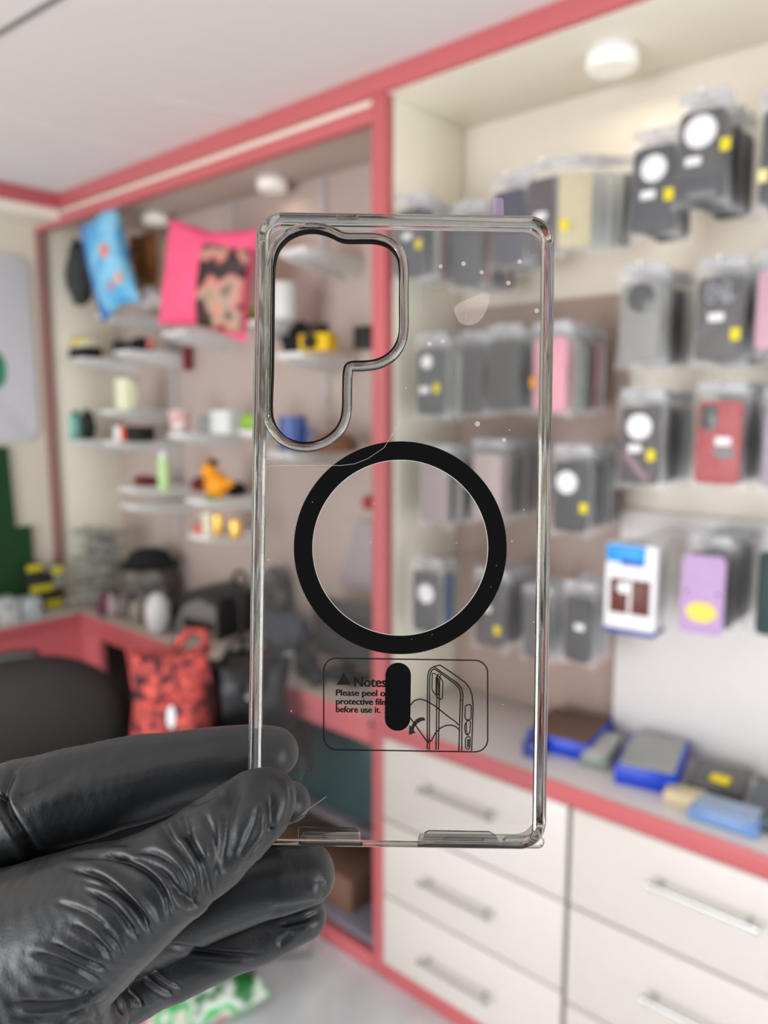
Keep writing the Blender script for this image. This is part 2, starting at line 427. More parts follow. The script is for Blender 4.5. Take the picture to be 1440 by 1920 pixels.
def peg(rect, X, m, lab, n, backs, grp, **kw):
    x0, y0, x1, y1 = rect
    cx, cy = (x0+x1)/2, (y0+y1)/2
    c = at(cx, cy, X=X)
    w = at(x0, cy, X=X).y-at(x1, cy, X=X).y
    hh = at(cx, y0, X=X).z-at(cx, y1, X=X).z
    w = min(w, .088); hh = min(hh, .172)
    yaw = kw.pop('yaw', 0)
    hang_pack(c, w, hh, m, lab, grp, yaw=yaw, **kw)
    key = lab.split(',')[0].split(' with ')[0]; key = re.split(' cut | at the | seen | left of | behind | standing ', key)[0]; row = grp.split('in the ')[1]
    hz = c.z+hh/2+.030
    hk = tag(MB().tube([(X-.02, c.y, hz+.012), (X-.018, c.y, hz), (X+.04, c.y, hz), (D1-.035, c.y, hz)], .0022, 8).build('display_hook', M_METAL), 'steel hook of the '+key+', '+row, 'hook', 'steel hooks on the back board')
    key = lab.split(',')[0].split(' with ')[0]; key = re.split(' cut | at the | seen | left of | behind | standing ', key)[0]; row = grp.split('in the ')[1]
    ords = ['second', 'third', 'fourth', 'fifth', 'sixth', 'seventh', 'eighth']
    for k in range(n+2 if n else 0):
        X2 = X+.034*(k+1)
        if X2 > D1-.058: break
        cc = backs[k % len(backs)]
        cname, col = cc
        hang_pack((X2, c.y+random.uniform(-.004, .004), c.z+random.uniform(-.006, .004)), min(w, .08)*random.uniform(.93, 1.02), min(hh, .166)*random.uniform(.95, 1.02), pmat(col),
                  '%s phone case, %s behind the %s, %s' % (cname, ords[k], key, row), grp, yaw=random.uniform(-.12, .08))
R1, R2, R3, R4 = ('phone case packs in the %s row' % q for q in ('top', 'second', 'third', 'bottom'))
DK = [('black', (24, 24, 26)), ('dark brown', (58, 40, 36)), ('black', (20, 22, 24)), ('brown', (84, 58, 50)), ('dark grey', (50, 50, 52))]
LT = [('clear', (205, 208, 208)), ('white', (226, 226, 222)), ('dark brown', (66, 48, 42)), ('brown', (84, 62, 54))]
XP = 1.665
def lilac_art(c, w, h, t):
    MB().prism([(.36*w*math.cos(a), -.22*h+.13*h*math.sin(a)) for a in [2*PI*i/26 for i in range(26)]], .0008, 'y', -t/2-.001).build('yellow_print', mat('print_yellow', (240, 214, 90), .5), c)
    for s in (-1, 1):
        MB().prism([(s*.36*w+.04*w*math.cos(a), .03*h+.02*h*math.sin(a)) for a in [2*PI*i/12 for i in range(12)]], .0008, 'y', -t/2-.001).build('dark_dot', M_LENS, c)
def red_art(c, w, h, t):
    MB().prism([(.15*w+.24*w*math.cos(a), -.12*h+.07*h*math.sin(a)) for a in [2*PI*i/20 for i in range(20)]], .0012, 'y', -t/2-.0012).build('black_emblem', M_LENS, c)
def stripe_art(c, w, h, t):
    for dx in (-.28, -.14, 0, .14, .28):
        MB().box((dx-.02)*w, (dx+.02)*w, -t/2-.0012, -t/2+.001, -h*.47, h*.47, .0004).build('rib', mat('rib_green', (60, 84, 82), .4), c)
def diag_art(c, w, h, t):
    MB().prism([(-.45*w, -.1*h), (-.25*w, -.1*h), (.35*w, -.46*h), (.15*w, -.46*h)], .0008, 'y', -t/2-.001).build('diagonal_band', mat('band_mauve', (140, 100, 110), .4), c)
def dark_foot(c, w, h, t):
    MB().box(-w*.48, w*.48, -t/2-.001, -t/2+.002, -h*.48, -h*.24, .0008).build('glossy_band', mat('gloss_navy', (30, 32, 48), .15), c)
# top row
peg((1186, 272, 1264, 440), XP, pmat((52, 56, 72)), 'slate blue phone case with a white disc, left of the tall grey one, top row', 1, [('dark grey', (46, 46, 50))], R1, circle=(0.02, .24, .31), sticker=(.42, -.10, M_YEL), tab=(-.1, -.06), yaw=.06)
peg((1272, 192, 1358, 392), XP, pmat((88, 86, 80)), 'tall grey phone case with a big white disc, highest in the top row', 5, DK, R1, circle=(-.02, .26, .36), tab=(-.16, -.06), extra=dark_foot, sticker=(.55, .06, M_YEL), yaw=.08)
peg((1428, 190, 1510, 392), XP, pmat((40, 42, 52)), 'dark phone case cut by the right edge of the photo, top row', 3, DK, R1, sticker=(-.4, -.2, mat('cream_sticker', (236, 228, 160), .5)))
peg((985, 312, 1055, 500), XP+.01, pmat((104, 82, 92)), 'mauve brown phone case with a white label, top row', 0, LT, R1, tab=(-.06, .0))
c_ = at(1080, 400, X=XP+.03)
for k, (nm, col) in enumerate([('amber edged clear', (214, 200, 160)), ('clear', (205, 210, 205)), ('white', (232, 232, 226)), ('pale clear', (198, 206, 200)), ('dark brown', (60, 44, 40))]):
    pp = at(1078+k*19, 395, X=XP+.01+.036*k)
    hang_pack((XP+.01+.036*k, pp.y, pp.z), .075, .165, pmat(col), '%s phone case in a clear bag beside the mauve brown one, top row' % nm, R1, sticker=(-.3, -.2, M_YEL) if k == 0 else None, yaw=.5)
hk = tag(MB().tube([(XP-.02, at(1078, 395, X=XP).y-.02, at(1078, 300, X=XP).z), (D1-.035, at(1078, 395, X=XP).y-.02, at(1078, 300, X=XP).z)], .0022, 8).build('display_hook', M_METAL), 'steel hook holding the pale phone cases of the top row', 'hook', 'steel hooks on the back board')
peg((925, 352, 985, 500), XP+.02, pmat((44, 40, 88)), 'indigo phone case, top row behind the case corner', 2, [('indigo', (50, 46, 84)), ('clear', (190, 190, 190))], R1)
peg((742, 382, 800, 530), 1.618, pmat((50, 50, 72)), 'navy phone case with a yellow sticker, top row nearest the pink post', 3, [('teal', (70, 92, 96)), ('white', (214, 214, 208)), ('orange brown', (170, 110, 84))], R1, sticker=(.4, -.05, M_YEL), tab=(-.1, .1))
peg((850, 400, 905, 545), XP+.03, pmat((70, 76, 78)), 'grey phone case behind the clear case, top row', 3, [('salmon', (190, 130, 112)), ('dark red', (70, 26, 28)), ('dark grey', (60, 60, 62))], R1)
# second row
peg((1160, 528, 1244, 680), XP, pmat((150, 148, 144)), 'pale grey phone case with a black round camera, second row', 4, LT, R2, camera='round', tab=(.05, .22))
peg((1305, 520, 1392, 676), XP, pmat((112, 106, 102)), 'grey phone case with four lens rings and yellow sticker, second row', 4, DK, R2, camera='trio', sticker=(.42, -.2, M_YEL), tab=(-.05, .02))
peg((1420, 505, 1500, 655), XP, pmat((224, 168, 190), .15), 'shiny pink phone case at the right edge of the photo, second row', 3, DK, R2)
peg((1002, 625, 1062, 780), XP, pmat((240, 160, 176)), 'plain pink phone case with an orange sticker, second row', 4, [('pink', (236, 158, 172)), ('white', (224, 228, 222)), ('pale green', (190, 206, 194)), ('dark brown', (60, 42, 40))], R2, sticker=(-.45, -.1, M_ORA))
peg((914, 628, 976, 778), XP+.02, pmat((32, 33, 32)), 'plain black phone case, second row left of the pink one', 2, DK, R2)
peg((862, 640, 908, 785), XP+.04, pmat((84, 72, 70)), 'brown grey phone case, second row between two dark ones', 1, DK, R2)
peg((780, 642, 838, 790), 1.625, pmat((52, 74, 78)), 'teal phone case with a yellow sticker, second row nearest the post', 1, [('clear', (200, 202, 196))], R2, sticker=(.3, -.1, M_YEL), tab=(-.2, -.12), circle=(-.1, .3, .2))
# third row
peg((1160, 758, 1240, 912), XP, pmat((84, 58, 66)), 'maroon phone case with a white disc and yellow sticker, third row', 4, [('clear', (200, 200, 198)), ('white', (220, 220, 218)), ('dark grey', (56, 54, 54)), ('black', (30, 30, 32))], R3, circle=(0, .24, .32), sticker=(.35, -.12, M_YEL), tab=(-.1, -.04), extra=diag_art)
peg((1305, 748, 1390, 912), XP, pmat((186, 34, 38)), 'bright red phone case with black round emblem, third row', 4, [('black', (28, 26, 26)), ('dark brown', (60, 40, 34)), ('black', (22, 22, 22)), ('dark grey', (44, 42, 42))], R3, camera='bar', tab=(.12, .02), extra=red_art)
peg((1432, 765, 1510, 915), XP, pmat((176, 158, 180)), 'lilac grey phone case cut by the right edge, third row', 2, DK, R3)
peg((1040, 862, 1100, 1000), XP+.03, pmat((34, 34, 40)), 'black phone case with a white disc and yellow sticker, third row', 3, [('clear', (170, 172, 172)), ('black', (24, 24, 26)), ('grey', (110, 108, 108))], R3, circle=(-.08, .2, .32), sticker=(.48, -.14, M_YEL))
peg((790, 858, 842, 985), 1.628, pmat((170, 150, 152)), 'pinkish grey phone case seen through the black ring, third row', 3, [('slate', (80, 84, 90)), ('white', (224, 222, 210)), ('dark grey', (62, 60, 60))], R3)
peg((888, 850, 940, 975), XP+.04, pmat((206, 184, 180)), 'blush phone case behind the black ring, third row', 3, [('pink', (224, 190, 186)), ('grey', (130, 122, 120)), ('dark brown', (70, 58, 56))], R3)
# bottom row: the boxed accessory
def box_pack():
    X = XP; c = at(1184, 1105, X=X)
    w = at(1133, 1105, X=X).y-at(1235, 1105, X=X).y; h = at(1184, 1022, X=X).z-at(1184, 1190, X=X).z; w = min(w, .115)
    for k in range(3):
        o = empty('accessory_box', (X+.03*k, c.y+.002*k, c.z), FACE+.10, ['white box with a blue top and brown picture, hanging left of the lilac phone case', 'white box right behind the blue topped box', 'third white box back on the hook of the blue topped box'][k], 'box', 'boxed accessories in the bottom row')
        MB().box(-w/2, w/2, -.011, .011, -h/2, h/2, .001).build('carton', M_WP, o)
        MB().box(-w/2+.001, w*.28, -.0118, -.0105, h*.30, h/2-.001, .0003).build('blue_header', mat('header_blue', (20, 150, 226), .4), o)
        q = MB().box(-w*.40, w*.40, -.0118, -.0105, -h*.27, h*.12, .0003).build('picture_panel', mat('picture_brown', (96, 38, 28), .4), o)
        MB().box(-w*.03, w*.03, -.0124, -.0116, -h*.26, h*.11, .0002).build('white_bar', M_WP, q)
        MB().lathe([(0, 0), (w*.12, 0), (0, .001)], 18).xf(Matrix.Translation((-w*.14, -.0119, h*.02)) @ Matrix.Rotation(PI/2, 4, 'X')).build('round_mark', M_WP, q)
        MB().box(-w*.20, w*.25, -.0121, -.0115, h*.27, h*.33, .0003).build('blue_badge', mat('badge_blue', (20, 70, 170), .4), o)
        MB().box(-w/2-.0005, w/2+.0005, -.0115, .0115, -h/2-.0005, -h*.44, .0005).build('blue_edge', mat('edge_blue', (60, 70, 150), .4), o)
    hz = c.z+h/2+.004
    tag(MB().tube([(X-.02, c.y, hz+.012), (X-.018, c.y, hz+.002), (D1-.035, c.y, hz+.002)], .0022, 8).build('display_hook', M_METAL), 'steel hook above the blue topped box', 'hook', 'steel hooks on the back board')
box_pack()
peg((1272, 1030, 1362, 1200), XP, pmat((206, 172, 218)), 'lilac phone case with a round yellow print, bottom row', 4, [('black', (30, 28, 28)), ('brown', (92, 74, 66)), ('brown', (84, 66, 60)), ('dark grey', (60, 56, 54))], R4, extra=lilac_art, yaw=.12, bag=False)
peg((1420, 1020, 1500, 1212), XP, pmat((78, 104, 102)), 'ribbed dark green phone case at the right edge, bottom row', 2, DK, R4, extra=stripe_art, bag=False)
peg((1060, 1120, 1108, 1240), XP+.03, pmat((24, 24, 26)), 'black phone case with a white label, bottom row beside the clear frame', 1, [('clear', (190, 190, 190))], R4, tab=(.1, .05))
peg((768, 1072, 832, 1185), 1.62, pmat((72, 76, 80)), 'dark grey phone case seen inside the black ring, bottom row', 0, DK, R4, circle=(.05, .15, .3))
peg((833, 1066, 850, 1190), XP+.07, pmat((44, 104, 168)), 'narrow blue phone case turned sideways, bottom row', 0, DK, R4)
peg((890, 1090, 948, 1215), XP+.03, pmat((84, 58, 62)), 'dark maroon phone case with a yellow sticker, bottom row', 2, DK, R4, sticker=(.35, -.2, M_YEL), tab=(-.1, .1))
peg((985, 1125, 1025, 1235), XP+.05, pmat((120, 112, 112)), 'small grey phone case left of the black one, bottom row', 1, [('clear', (200, 200, 200))], R4)

# ------------------------------------------------------------------ packs lying on the right worktop
def lay(pxc, w, d, h, rz, name, m, label, cat='box', X=1.77, z=ZC, top=None, group='packs lying on the right worktop'):
    p = Vector((X, yx(pxc, X), z+.0005))
    p.y = (at(pxc, 1400, X=X)).y
    o = empty(name, p, FACE+rz, label, cat, group)
    MB().box(-w/2, w/2, -d/2, d/2, 0, h, .003).build('carton', m, o)
    if top: MB().box(-w/2+.008, w/2-.008, -d/2+.008, d/2-.008, h-.001, h+.004, .002).build('clear_window', top, o)
    return o
BL = mat('box_blue', (18, 62, 190), .3); BL2 = mat('box_deep_blue', (24, 40, 140), .3)
lay(1068, .17, .20, .045, .15, 'open_tray', BL, 'blue tray with brown packets inside, leftmost on the right worktop', top=mat('tray_brown', (112, 84, 72), .6), X=1.80)
lay(1012, .045, .12, .04, .1, 'carton', BL2, 'small deep blue carton leaning left of the first blue tray', X=1.70)
lay(1130, .07, .16, .034, .2, 'clear_box', mat('grey_green_box', (128, 140, 132), .2), 'grey green clear lidded box between the two blue trays', X=1.77, top=mat('window_grey', (186, 184, 180), .12))
lay(1226, .140, .22, .048, .22, 'blue_box', BL, 'largest blue box with a grey window, middle of the right worktop', top=mat('window_grey2', (160, 162, 160), .12), X=1.78)
lay(1352, .12, .15, .030, .15, 'flat_pack', mat('pack_charcoal', (74, 76, 80), .25), 'flat charcoal pack right of the largest blue box', top=mat('window_dark', (84, 84, 82), .12), X=1.80)
lay(1290, .085, .05, .03, .15, 'carton', mat('beige_box', (214, 196, 160), .5), 'small beige carton in front of the charcoal pack', X=1.675)
lay(1372, .14, .09, .028, .05, 'clear_box', mat('box_lightblue', (110, 146, 196), .15), 'light blue glossy pack at the front edge of the right worktop', X=1.66, top=mat('window_blue', (150, 172, 206), .1))
lay(1456, .09, .2, .03, .1, 'flat_pack', mat('pack_slate', (72, 84, 92), .25), 'slate pack cut by the right edge on the worktop', X=1.76)
pp = Vector((1.76, at(1352, 1440, X=1.76).y, ZC+.036))
tag(MB().box(-.012, .012, -.02, .02, 0, .012, .002).build('yellow_clip', M_YEL), 'tiny yellow tab on the flat charcoal pack', 'sticker').location = pp
# ------------------------------------------------------------------ stepped shelves in the left bay
SHX = 1.665
M_SH = mat('shelf_white', (226, 226, 224), .3)
SHELF = {}
def shelf(key, px, py, px1, lab, x0=SHX):
    z = at(px, py, X=x0).z; y1 = min(at(px, py, X=x0).y, 3.365); y0 = min(yx(px1, 1.93), y1-.12)
    o = empty('shelf', (x0, y0, z), 0, lab, 'shelf', 'small white shelves in the left bay')
    MB().box(0, D1-.013-x0, 0, y1-y0, -.018, 0, .002).build('board', M_SH, o)
    for yy in (.012, y1-y0-.022):
        MB().prism([(.02, -.0185), (D1-.0135-x0, -.0185), (D1-.0135-x0, -.06), (D1-.04-x0, -.06), (.02, -.028)], .01, 'y', yy).build('bracket', M_SH, o)
    SHELF[key] = (x0, y0, y1, z)
shelf('a1', 180, 588, 300, 'white shelf carrying the blue cushion, farthest left of the upper shelves')
shelf('a2', 303, 622, 460, 'white shelf carrying the pink cushion')
shelf('a3', 447, 603, 530, 'white shelf right of the pink cushion, partly behind the case edge')
shelf('a4', 522, 470, 612, 'highest white shelf seen through the camera cutout')
shelf('b1', 130, 672, 225, 'white shelf under the yellow topped packets, far left')
shelf('b2', 213, 658, 325, 'white shelf with black pouches below the blue cushion')
shelf('b3', 516, 662, 642, 'white shelf with the yellow camera, seen through the camera cutout')
shelf('c1', 186, 768, 312, 'white shelf with the cream mug')
shelf('c2', 110, 824, 200, 'white shelf with the teal bottle, lowest at far left')
shelf('c3', 192, 826, 318, 'white shelf with the orange striped box')
shelf('c4', 312, 812, 442, 'white shelf with the patterned cup and white tub')
shelf('c5', 447, 806, 520, 'white shelf with the green packet behind the case edge')
shelf('c6', 500, 846, 610, 'white shelf with the blue mug and brown cap behind the case')
shelf('d1', 222, 912, 345, 'white shelf with the pale green bottle')
shelf('d2', 347, 934, 442, 'white shelf with the orange toy')
shelf('d3', 226, 944, 345, 'thin white shelf just under the pale green bottle shelf')
shelf('e1', 352, 1000, 440, 'small white shelf with gold lidded jars')
for i, (px, y0, y1) in enumerate([(330, 640, 1010), (437, 350, 605), (605, 335, 520), (238, 700, 830), (610, 600, 760)]):
    a = at(px, (y0+y1)/2, X=D1-.02); z1 = at(px, y0, X=D1-.02).z; z0 = at(px, y1, X=D1-.02).z
    tag(MB().box(D1-.0225, D1-.0125, a.y-.014, a.y+.014, z0, z1, .002).build('shelf_rail', mat('rail_grey', (190, 186, 186), .35)),
        ['grey vertical rail below the pink cushion', 'grey vertical rail above the pink cushion', 'grey vertical rail at the top of the camera cutout', 'grey vertical rail behind the cream mug', 'grey vertical rail low in the camera cutout'][i], 'rail', 'vertical rails on the bay back panel')

def on(key, px, off=0.06):
    x0, y0, y1, z = SHELF[key]
    X = x0+off
    return Vector((X, at(px, 765, X=X).y, z+.0005))
def sz(w, p): return w*depth_of(p)/FP*1.0
# --- cushions
def cushion(px, py, X, w, t, h, m, lab, tilt, rz, patch=None, patch_m=None, extra=None):
    p = at(px, py, X=X)
    o = empty('cushion', p, FACE+rz, lab, 'cushion'); o.rotation_euler = (0, tilt, FACE+rz)
    o.rotation_mode = 'XYZ'
    c = pillow_bm(MB(), w, t, h, 22, 22, .42, .006, px).build('cover', m, o)
    if patch:
        x0, x1, z0, z1 = patch
        # the printed picture follows the bulge
        mb = MB(); N = 12; V = {}
        for i in range(N+1):
            for j in range(N+1):
                x = x0+(x1-x0)*i/N; z = z0+(z1-z0)*j/N; u, v = x/(w/2), z/(h/2)
                th = max(0, (1-u*u)*(1-v*v))**.42
                V[i, j] = mb.bm.verts.new((x, -t/2*th-.0055, z))
        for i in range(N):
            for j in range(N): mb.bm.faces.new((V[i, j], V[i+1, j], V[i+1, j+1], V[i, j+1]))
        pm = mb.build('printed_picture', patch_m, c)
        sm = pm.modifiers.new('thick', 'SOLIDIFY'); sm.thickness = .002
    if extra: extra(c, w, t, h)
    return o
M_BLUEC = pattern_mat('blue_cushion_print', [(30, 110, 190), (90, 175, 225), (140, 205, 235), (90, 170, 220)], 5, .6)
M_PHOTO = pattern_mat('photo_print', [(30, 20, 18), (60, 34, 30), (180, 150, 128), (214, 130, 120), (40, 24, 22)], 6, .5, pos=[.3, .46, .52, .56, .60])
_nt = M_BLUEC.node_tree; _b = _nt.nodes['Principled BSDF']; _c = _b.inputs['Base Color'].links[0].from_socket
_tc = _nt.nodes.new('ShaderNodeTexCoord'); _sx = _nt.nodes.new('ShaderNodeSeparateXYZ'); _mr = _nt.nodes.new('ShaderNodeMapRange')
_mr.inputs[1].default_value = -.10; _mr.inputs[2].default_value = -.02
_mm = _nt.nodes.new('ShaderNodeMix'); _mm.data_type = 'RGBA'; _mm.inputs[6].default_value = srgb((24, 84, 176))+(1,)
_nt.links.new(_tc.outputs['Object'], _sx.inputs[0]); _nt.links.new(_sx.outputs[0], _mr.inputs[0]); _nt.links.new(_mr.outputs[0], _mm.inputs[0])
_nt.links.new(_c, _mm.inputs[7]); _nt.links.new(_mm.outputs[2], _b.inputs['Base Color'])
def blue_dots(c, w, t, h):
    for (x, z, r, m_) in ((.045, .02, .028, mat('dot_coral', (232, 140, 120), .5)), (.075, -.10, .024, mat('dot_peach', (238, 176, 140), .5)), (.03, -.115, .018, mat('dot_rose', (214, 130, 140), .5))):
        u, v = x/(w/2), z/(h/2); th = ((1-u*u)*(1-v*v))**.42
        MB().blob((x, -t/2*th-.001, z), (r, .006, r), 2).build('printed_dot', m_, c)
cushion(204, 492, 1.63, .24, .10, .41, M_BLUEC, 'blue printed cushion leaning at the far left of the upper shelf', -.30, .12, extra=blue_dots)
cushion(388, 524, 1.62, .40, .13, .36, mat('hot_pink', (248, 92, 134), .6, bump=.1), 'hot pink cushion with a dark photo print on the upper shelf', .20, .22, (.02, .19, -.155, .11), M_PHOTO)
def face(c, w, t, h):
    MB().blob((0, -t/2-.004, -h*.12), (w*.16, .02, h*.12), 2).build('muzzle', mat('muzzle_tan', (176, 124, 70), .8), c)
o = cushion(268, 492, 1.80, .17, .09, .24, pattern_mat('brown_dog_print', [(60, 36, 20), (150, 104, 50), (120, 70, 30), (180, 130, 70)], 7, .8), 'brown patterned cushion between the blue and pink ones', 0, 0, extra=face)
# --- generic little makers (local: x right, -y towards the aisle, z up)
def cyl_item(name, p, r, h, m, label, cat, cap=None, taper=1.0, group=None, capname='lid'):
    o = empty(name, p, FACE, label, cat, group)
    MB().lathe([(0, 0), (r*.92*taper, 0), (r*taper, .004), (r, h*.96), (r*.96, h), (r*.88, h*.985), (0, h*.98)], 24).build('body', m, o)
    if cap: MB().lathe([(0, h*.98), (r*.7, h*.98), (r*.7, h*1.14), (r*.6, h*1.18), (0, h*1.18)], 20).build(capname, cap, o)
    return o
def box_item(name, p, w, d, h, m, label, cat, rz=0, parts=()):
    o = empty(name, p, FACE+rz, label, cat)
    MB().box(-w/2, w/2, -d/2, d/2, 0, h, min(w, d, h)*.08).build('body', m, o)
    for (pn, x0, x1, z0, z1, pm) in parts:
        MB().box(x0*w, x1*w, -d/2-.0018, -d/2+.002, z0*h, z1*h, .0005).build(pn, pm, o)
    return o
def mug(p, r, h, m, label, hm_=None, side=1):
    o = empty('mug', p, FACE, label, 'mug')
    MB().lathe([(0, 0), (r*.95, 0), (r, .006), (r, h), (r*.9, h), (r*.88, .01), (0, .01)], 28).build('body', m, o)
    pts = [(side*(r*.93+r*.7*math.sin(a)), 0, h*.5+h*.32*math.cos(a)) for a in [PI*i/10 for i in range(11)]]
    MB().tube(pts, r*.13, 8).build('handle', hm_ or m, o)
    return o
Y_ = mat('pack_yellow', (226, 200, 40), .5)
p = on('b1', 172, .08); p.y += 0
box_item('packet', p+Vector((0, .03, 0)), .15, .08, .05, mat('pack_black', (26, 28, 26), .6), 'black packet under the yellow ones at the far left', 'packet')
box_item('packet', p+Vector((0, .03, .052)), .14, .07, .035, mat('pack_pale', (226, 220, 190), .6), 'pale packet with a yellow top, far left above the black packet', 'packet', parts=[('yellow_band', -.49, .49, .45, .98, Y_)])
p = on('b2', 270, .10)
def soft(name, p, r, m, label, cat, amp=.25, seed=1., sub=3):
    o = tag(MB().blob((0, 0, r[2]*.93), r, sub, amp, 8, seed).build(name, m), label, cat)
    # flatten the base
    for v in o.data.vertices:
        if v.co.z < .002: v.co.z = .002
    o.location = p; o.rotation_euler = (0, 0, FACE)
    return o
soft('pouch', on('b2', 272, .10), (.065, .045, .03), M_BLACKF, 'black pouch lying on the shelf below the blue cushion', 'pouch')
soft('pouch', on('b2', 232, .06), (.04, .035, .024), mat('dark_green_fabric', (26, 40, 32), .8), 'dark green pouch left of the black pouch', 'pouch', seed=4)
box_item('tag', on('b2', 287, .03), .03, .012, .035, mat('salmon', (206, 110, 100), .5), 'small salmon tag at the right end of the pouch shelf', 'tag')
p = at(352, 672, X=1.9); tag(MB().box(-.022, .022, -.006, .006, -.05, .05, .004).build('key_fob', mat('dark_red', (126, 34, 46), .6)), 'dark red fob hanging below the pink cushion', 'key fob').location = p
# third level
mug(on('c1', 238, .05), .045, .125, mat('cream_glaze', (226, 228, 196), .3), 'tall cream mug on the third level', side=1)
cyl_item('bottle', on('c2', 137, .06), .038, .11, mat('teal_glass', (120, 186, 170), .25), 'pale teal bottle with a dark green top, far left', 'bottle', cap=mat('dark_green_plastic', (24, 104, 72), .4), capname='cap')
soft('ornament', on('c2', 164, .08), (.034, .03, .07), mat('black_gloss', (20, 24, 24), .3), 'black rounded ornament right of the teal bottle', 'ornament')
box_item('box', on('c3', 250, .05), .19, .08, .062, mat('box_black', (22, 20, 20), .5), 'black box with a white end and an orange stripe', 'box', parts=[('white_end', -.49, -.2, .02, .98, M_WP), ('orange_stripe', -.2, -.02, .02, .98, mat('orange_red', (226, 84, 36), .5))])
cyl_item('cup', on('c4', 336, .05), .043, .085, pattern_mat('cup_print', [(226, 214, 210), (214, 150, 150), (236, 232, 228), (150, 140, 140)], 26, .4), 'small patterned cup on the shelf under the pink cushion', 'cup', taper=.7)
box_item('tub', on('c4', 428, .09)+Vector((0, 0, 0)), .11, .09, .088, mat('tub_white', (222, 228, 226), .3), 'white tub beside the case edge', 'tub')
cyl_item('jar', on('c4', 386, .05), .030, .065, mat('jar_grey', (130, 130, 132), .3), 'small grey jar between the cup and the white tub', 'jar')
box_item('packet', on('c5', 478, .05), .10, .05, .05, mat('lime', (140, 186, 60), .5), 'lime green packet behind the left edge of the case', 'packet')
mug(on('c6', 548, .06), .047, .115, mat('blue_glaze', (62, 84, 146), .3), 'blue mug seen through the camera cutout', side=1)
p = on('c6', 620, .13); p.z += .002
cap = empty('cap', p+Vector((0, -.02, .0)), FACE, 'brown cap lying right of the blue mug', 'cap')
MB().lathe([(0, 0), (.075, 0), (.078, .01), (.07, .035), (.045, .055), (0, .062)], 28).build('crown', mat('brown_felt', (134, 88, 56), .9), cap)
MB().prism([(.06*math.cos(a), -.05+.06*math.sin(a)) for a in [2*PI*i/20 for i in range(20)]], .006, 'z', .001).build('brim', mat('brown_felt', (134, 88, 56), .9), cap)
# camera on b3
cm_ = empty('toy_camera', on('b3', 598, .05), FACE, 'yellow and black toy camera in the camera cutout', 'camera')
MB().box(-.065, .065, -.025, .025, 0, .055, .006).build('body', mat('camera_yellow', (232, 190, 26), .4), cm_)
MB().box(-.035, .03, -.022, .022, .055, .085, .006).build('top_housing', M_DARK, cm_)
MB().lathe([(0, 0), (.022, 0), (.024, .02), (.018, .022), (0, .015)], 20).xf(Matrix.Translation((0, -.025, .028)) @ Matrix.Rotation(PI/2, 4, 'X')).build('lens', M_LENS, cm_)
box_item('speaker', on('b3', 690, .10)+Vector((0, .0, 0)), .07, .06, .07, M_DARK, 'black box shaped speaker at the pink post', 'speaker')
soft('pouch', on('b3', 560, .16), (.07, .04, .06), M_BLACKF, 'black pouch behind the yellow toy camera', 'pouch', seed=9)
# white items of the upper level behind the case
soft('toy', on('a3', 470, .08), (.035, .03, .035), mat('toy_lime', (170, 190, 90), .7), 'round lime toy at the end of the pink cushion', 'toy', amp=.1)
cyl_item('container', on('a3', 536, .08), .045, .12, mat('container_white', (214, 212, 210), .35), 'white container seen at the left of the camera cutout', 'container')
box_item('box', on('a2', 455, .06), .10, .07, .03, mat('box_charcoal', (34, 30, 32), .5), 'charcoal box under the pink cushion', 'box')
soft('soft_toy', on('a1', 292, .07), (.05, .04, .04), mat('toy_white', (206, 200, 200), .9), 'white crumpled soft toy between the cushions', 'soft toy', amp=.5, seed=3)
soft('helmet', at(150, 520, X=1.72)-Vector((0, 0, .12)), (.07, .05, .14), mat('grey_fabric', (60, 62, 60), .8), 'dark grey bag behind the blue cushion', 'bag', amp=.3, seed=11).name = 'bag'
# fourth level
cyl_item('bottle', on('d1', 303, .03), .024, .13, mat('bottle_green', (190, 222, 160), .3), 'pale green bottle on the fourth level', 'bottle', cap=mat('white_plastic', (235, 235, 235), .3), capname='cap')
soft('pouch', on('d1', 268, .1), (.08, .04, .022), mat('dark_red_fabric', (110, 36, 34), .8), 'dark red pouch left of the pale green bottle', 'pouch', seed=6)
duck = empty('toy_duck', on('d2', 402, .05), FACE, 'orange toy bird with a black cap on the fourth level', 'toy')
MB().blob((0, 0, .055), (.052, .042, .05), 3).build('body', mat('toy_orange', (240, 156, 22), .4), duck)
MB().blob((-.03, -.01, .105), (.034, .03, .032), 3).build('head', mat('toy_orange', (240, 156, 22), .4), duck)
MB().blob((.062, 0, .065), (.038, .02, .018), 2).build('tail', mat('toy_orange', (240, 156, 22), .4), duck)
MB().blob((-.02, .0, .135), (.025, .022, .016), 2).build('hat', M_DARK, duck)
MB().blob((-.01, -.01, .008), (.03, .03, .009), 2).build('foot', mat('toy_green', (70, 150, 50), .4), duck)
soft('pouch', on('d2', 372, .17), (.05, .035, .03), mat('dark_red_fabric', (110, 36, 34), .8), 'dark red pouch behind the orange toy bird', 'pouch', seed=8)
soft('pouch', on('d2', 434, .18)+Vector((0, -.01, 0)), (.05, .04, .028), M_BLACKF, 'black pouch right of the orange toy bird', 'pouch', seed=12)
for px, off, m_, r, h, lab in ((366, .03, mat('jar_orange', (206, 110, 84), .5), .022, .035, 'small terracotta jar, left of the gold jars'), (385, .04, mat('jar_cream', (222, 216, 196), .4), .026, .085, 'cream jar left of the gold one'), (403, .04, mat('gold', (236, 190, 96), .25, metal=.7), .02, .08, 'gold jar beside the cream jar'), (436, .04, mat('gold', (236, 190, 96), .25, metal=.7), .024, .07, 'second gold jar, rightmost on its little shelf')):
    cyl_item('jar', on('e1', px, off), r, h, m_, lab, 'jar')
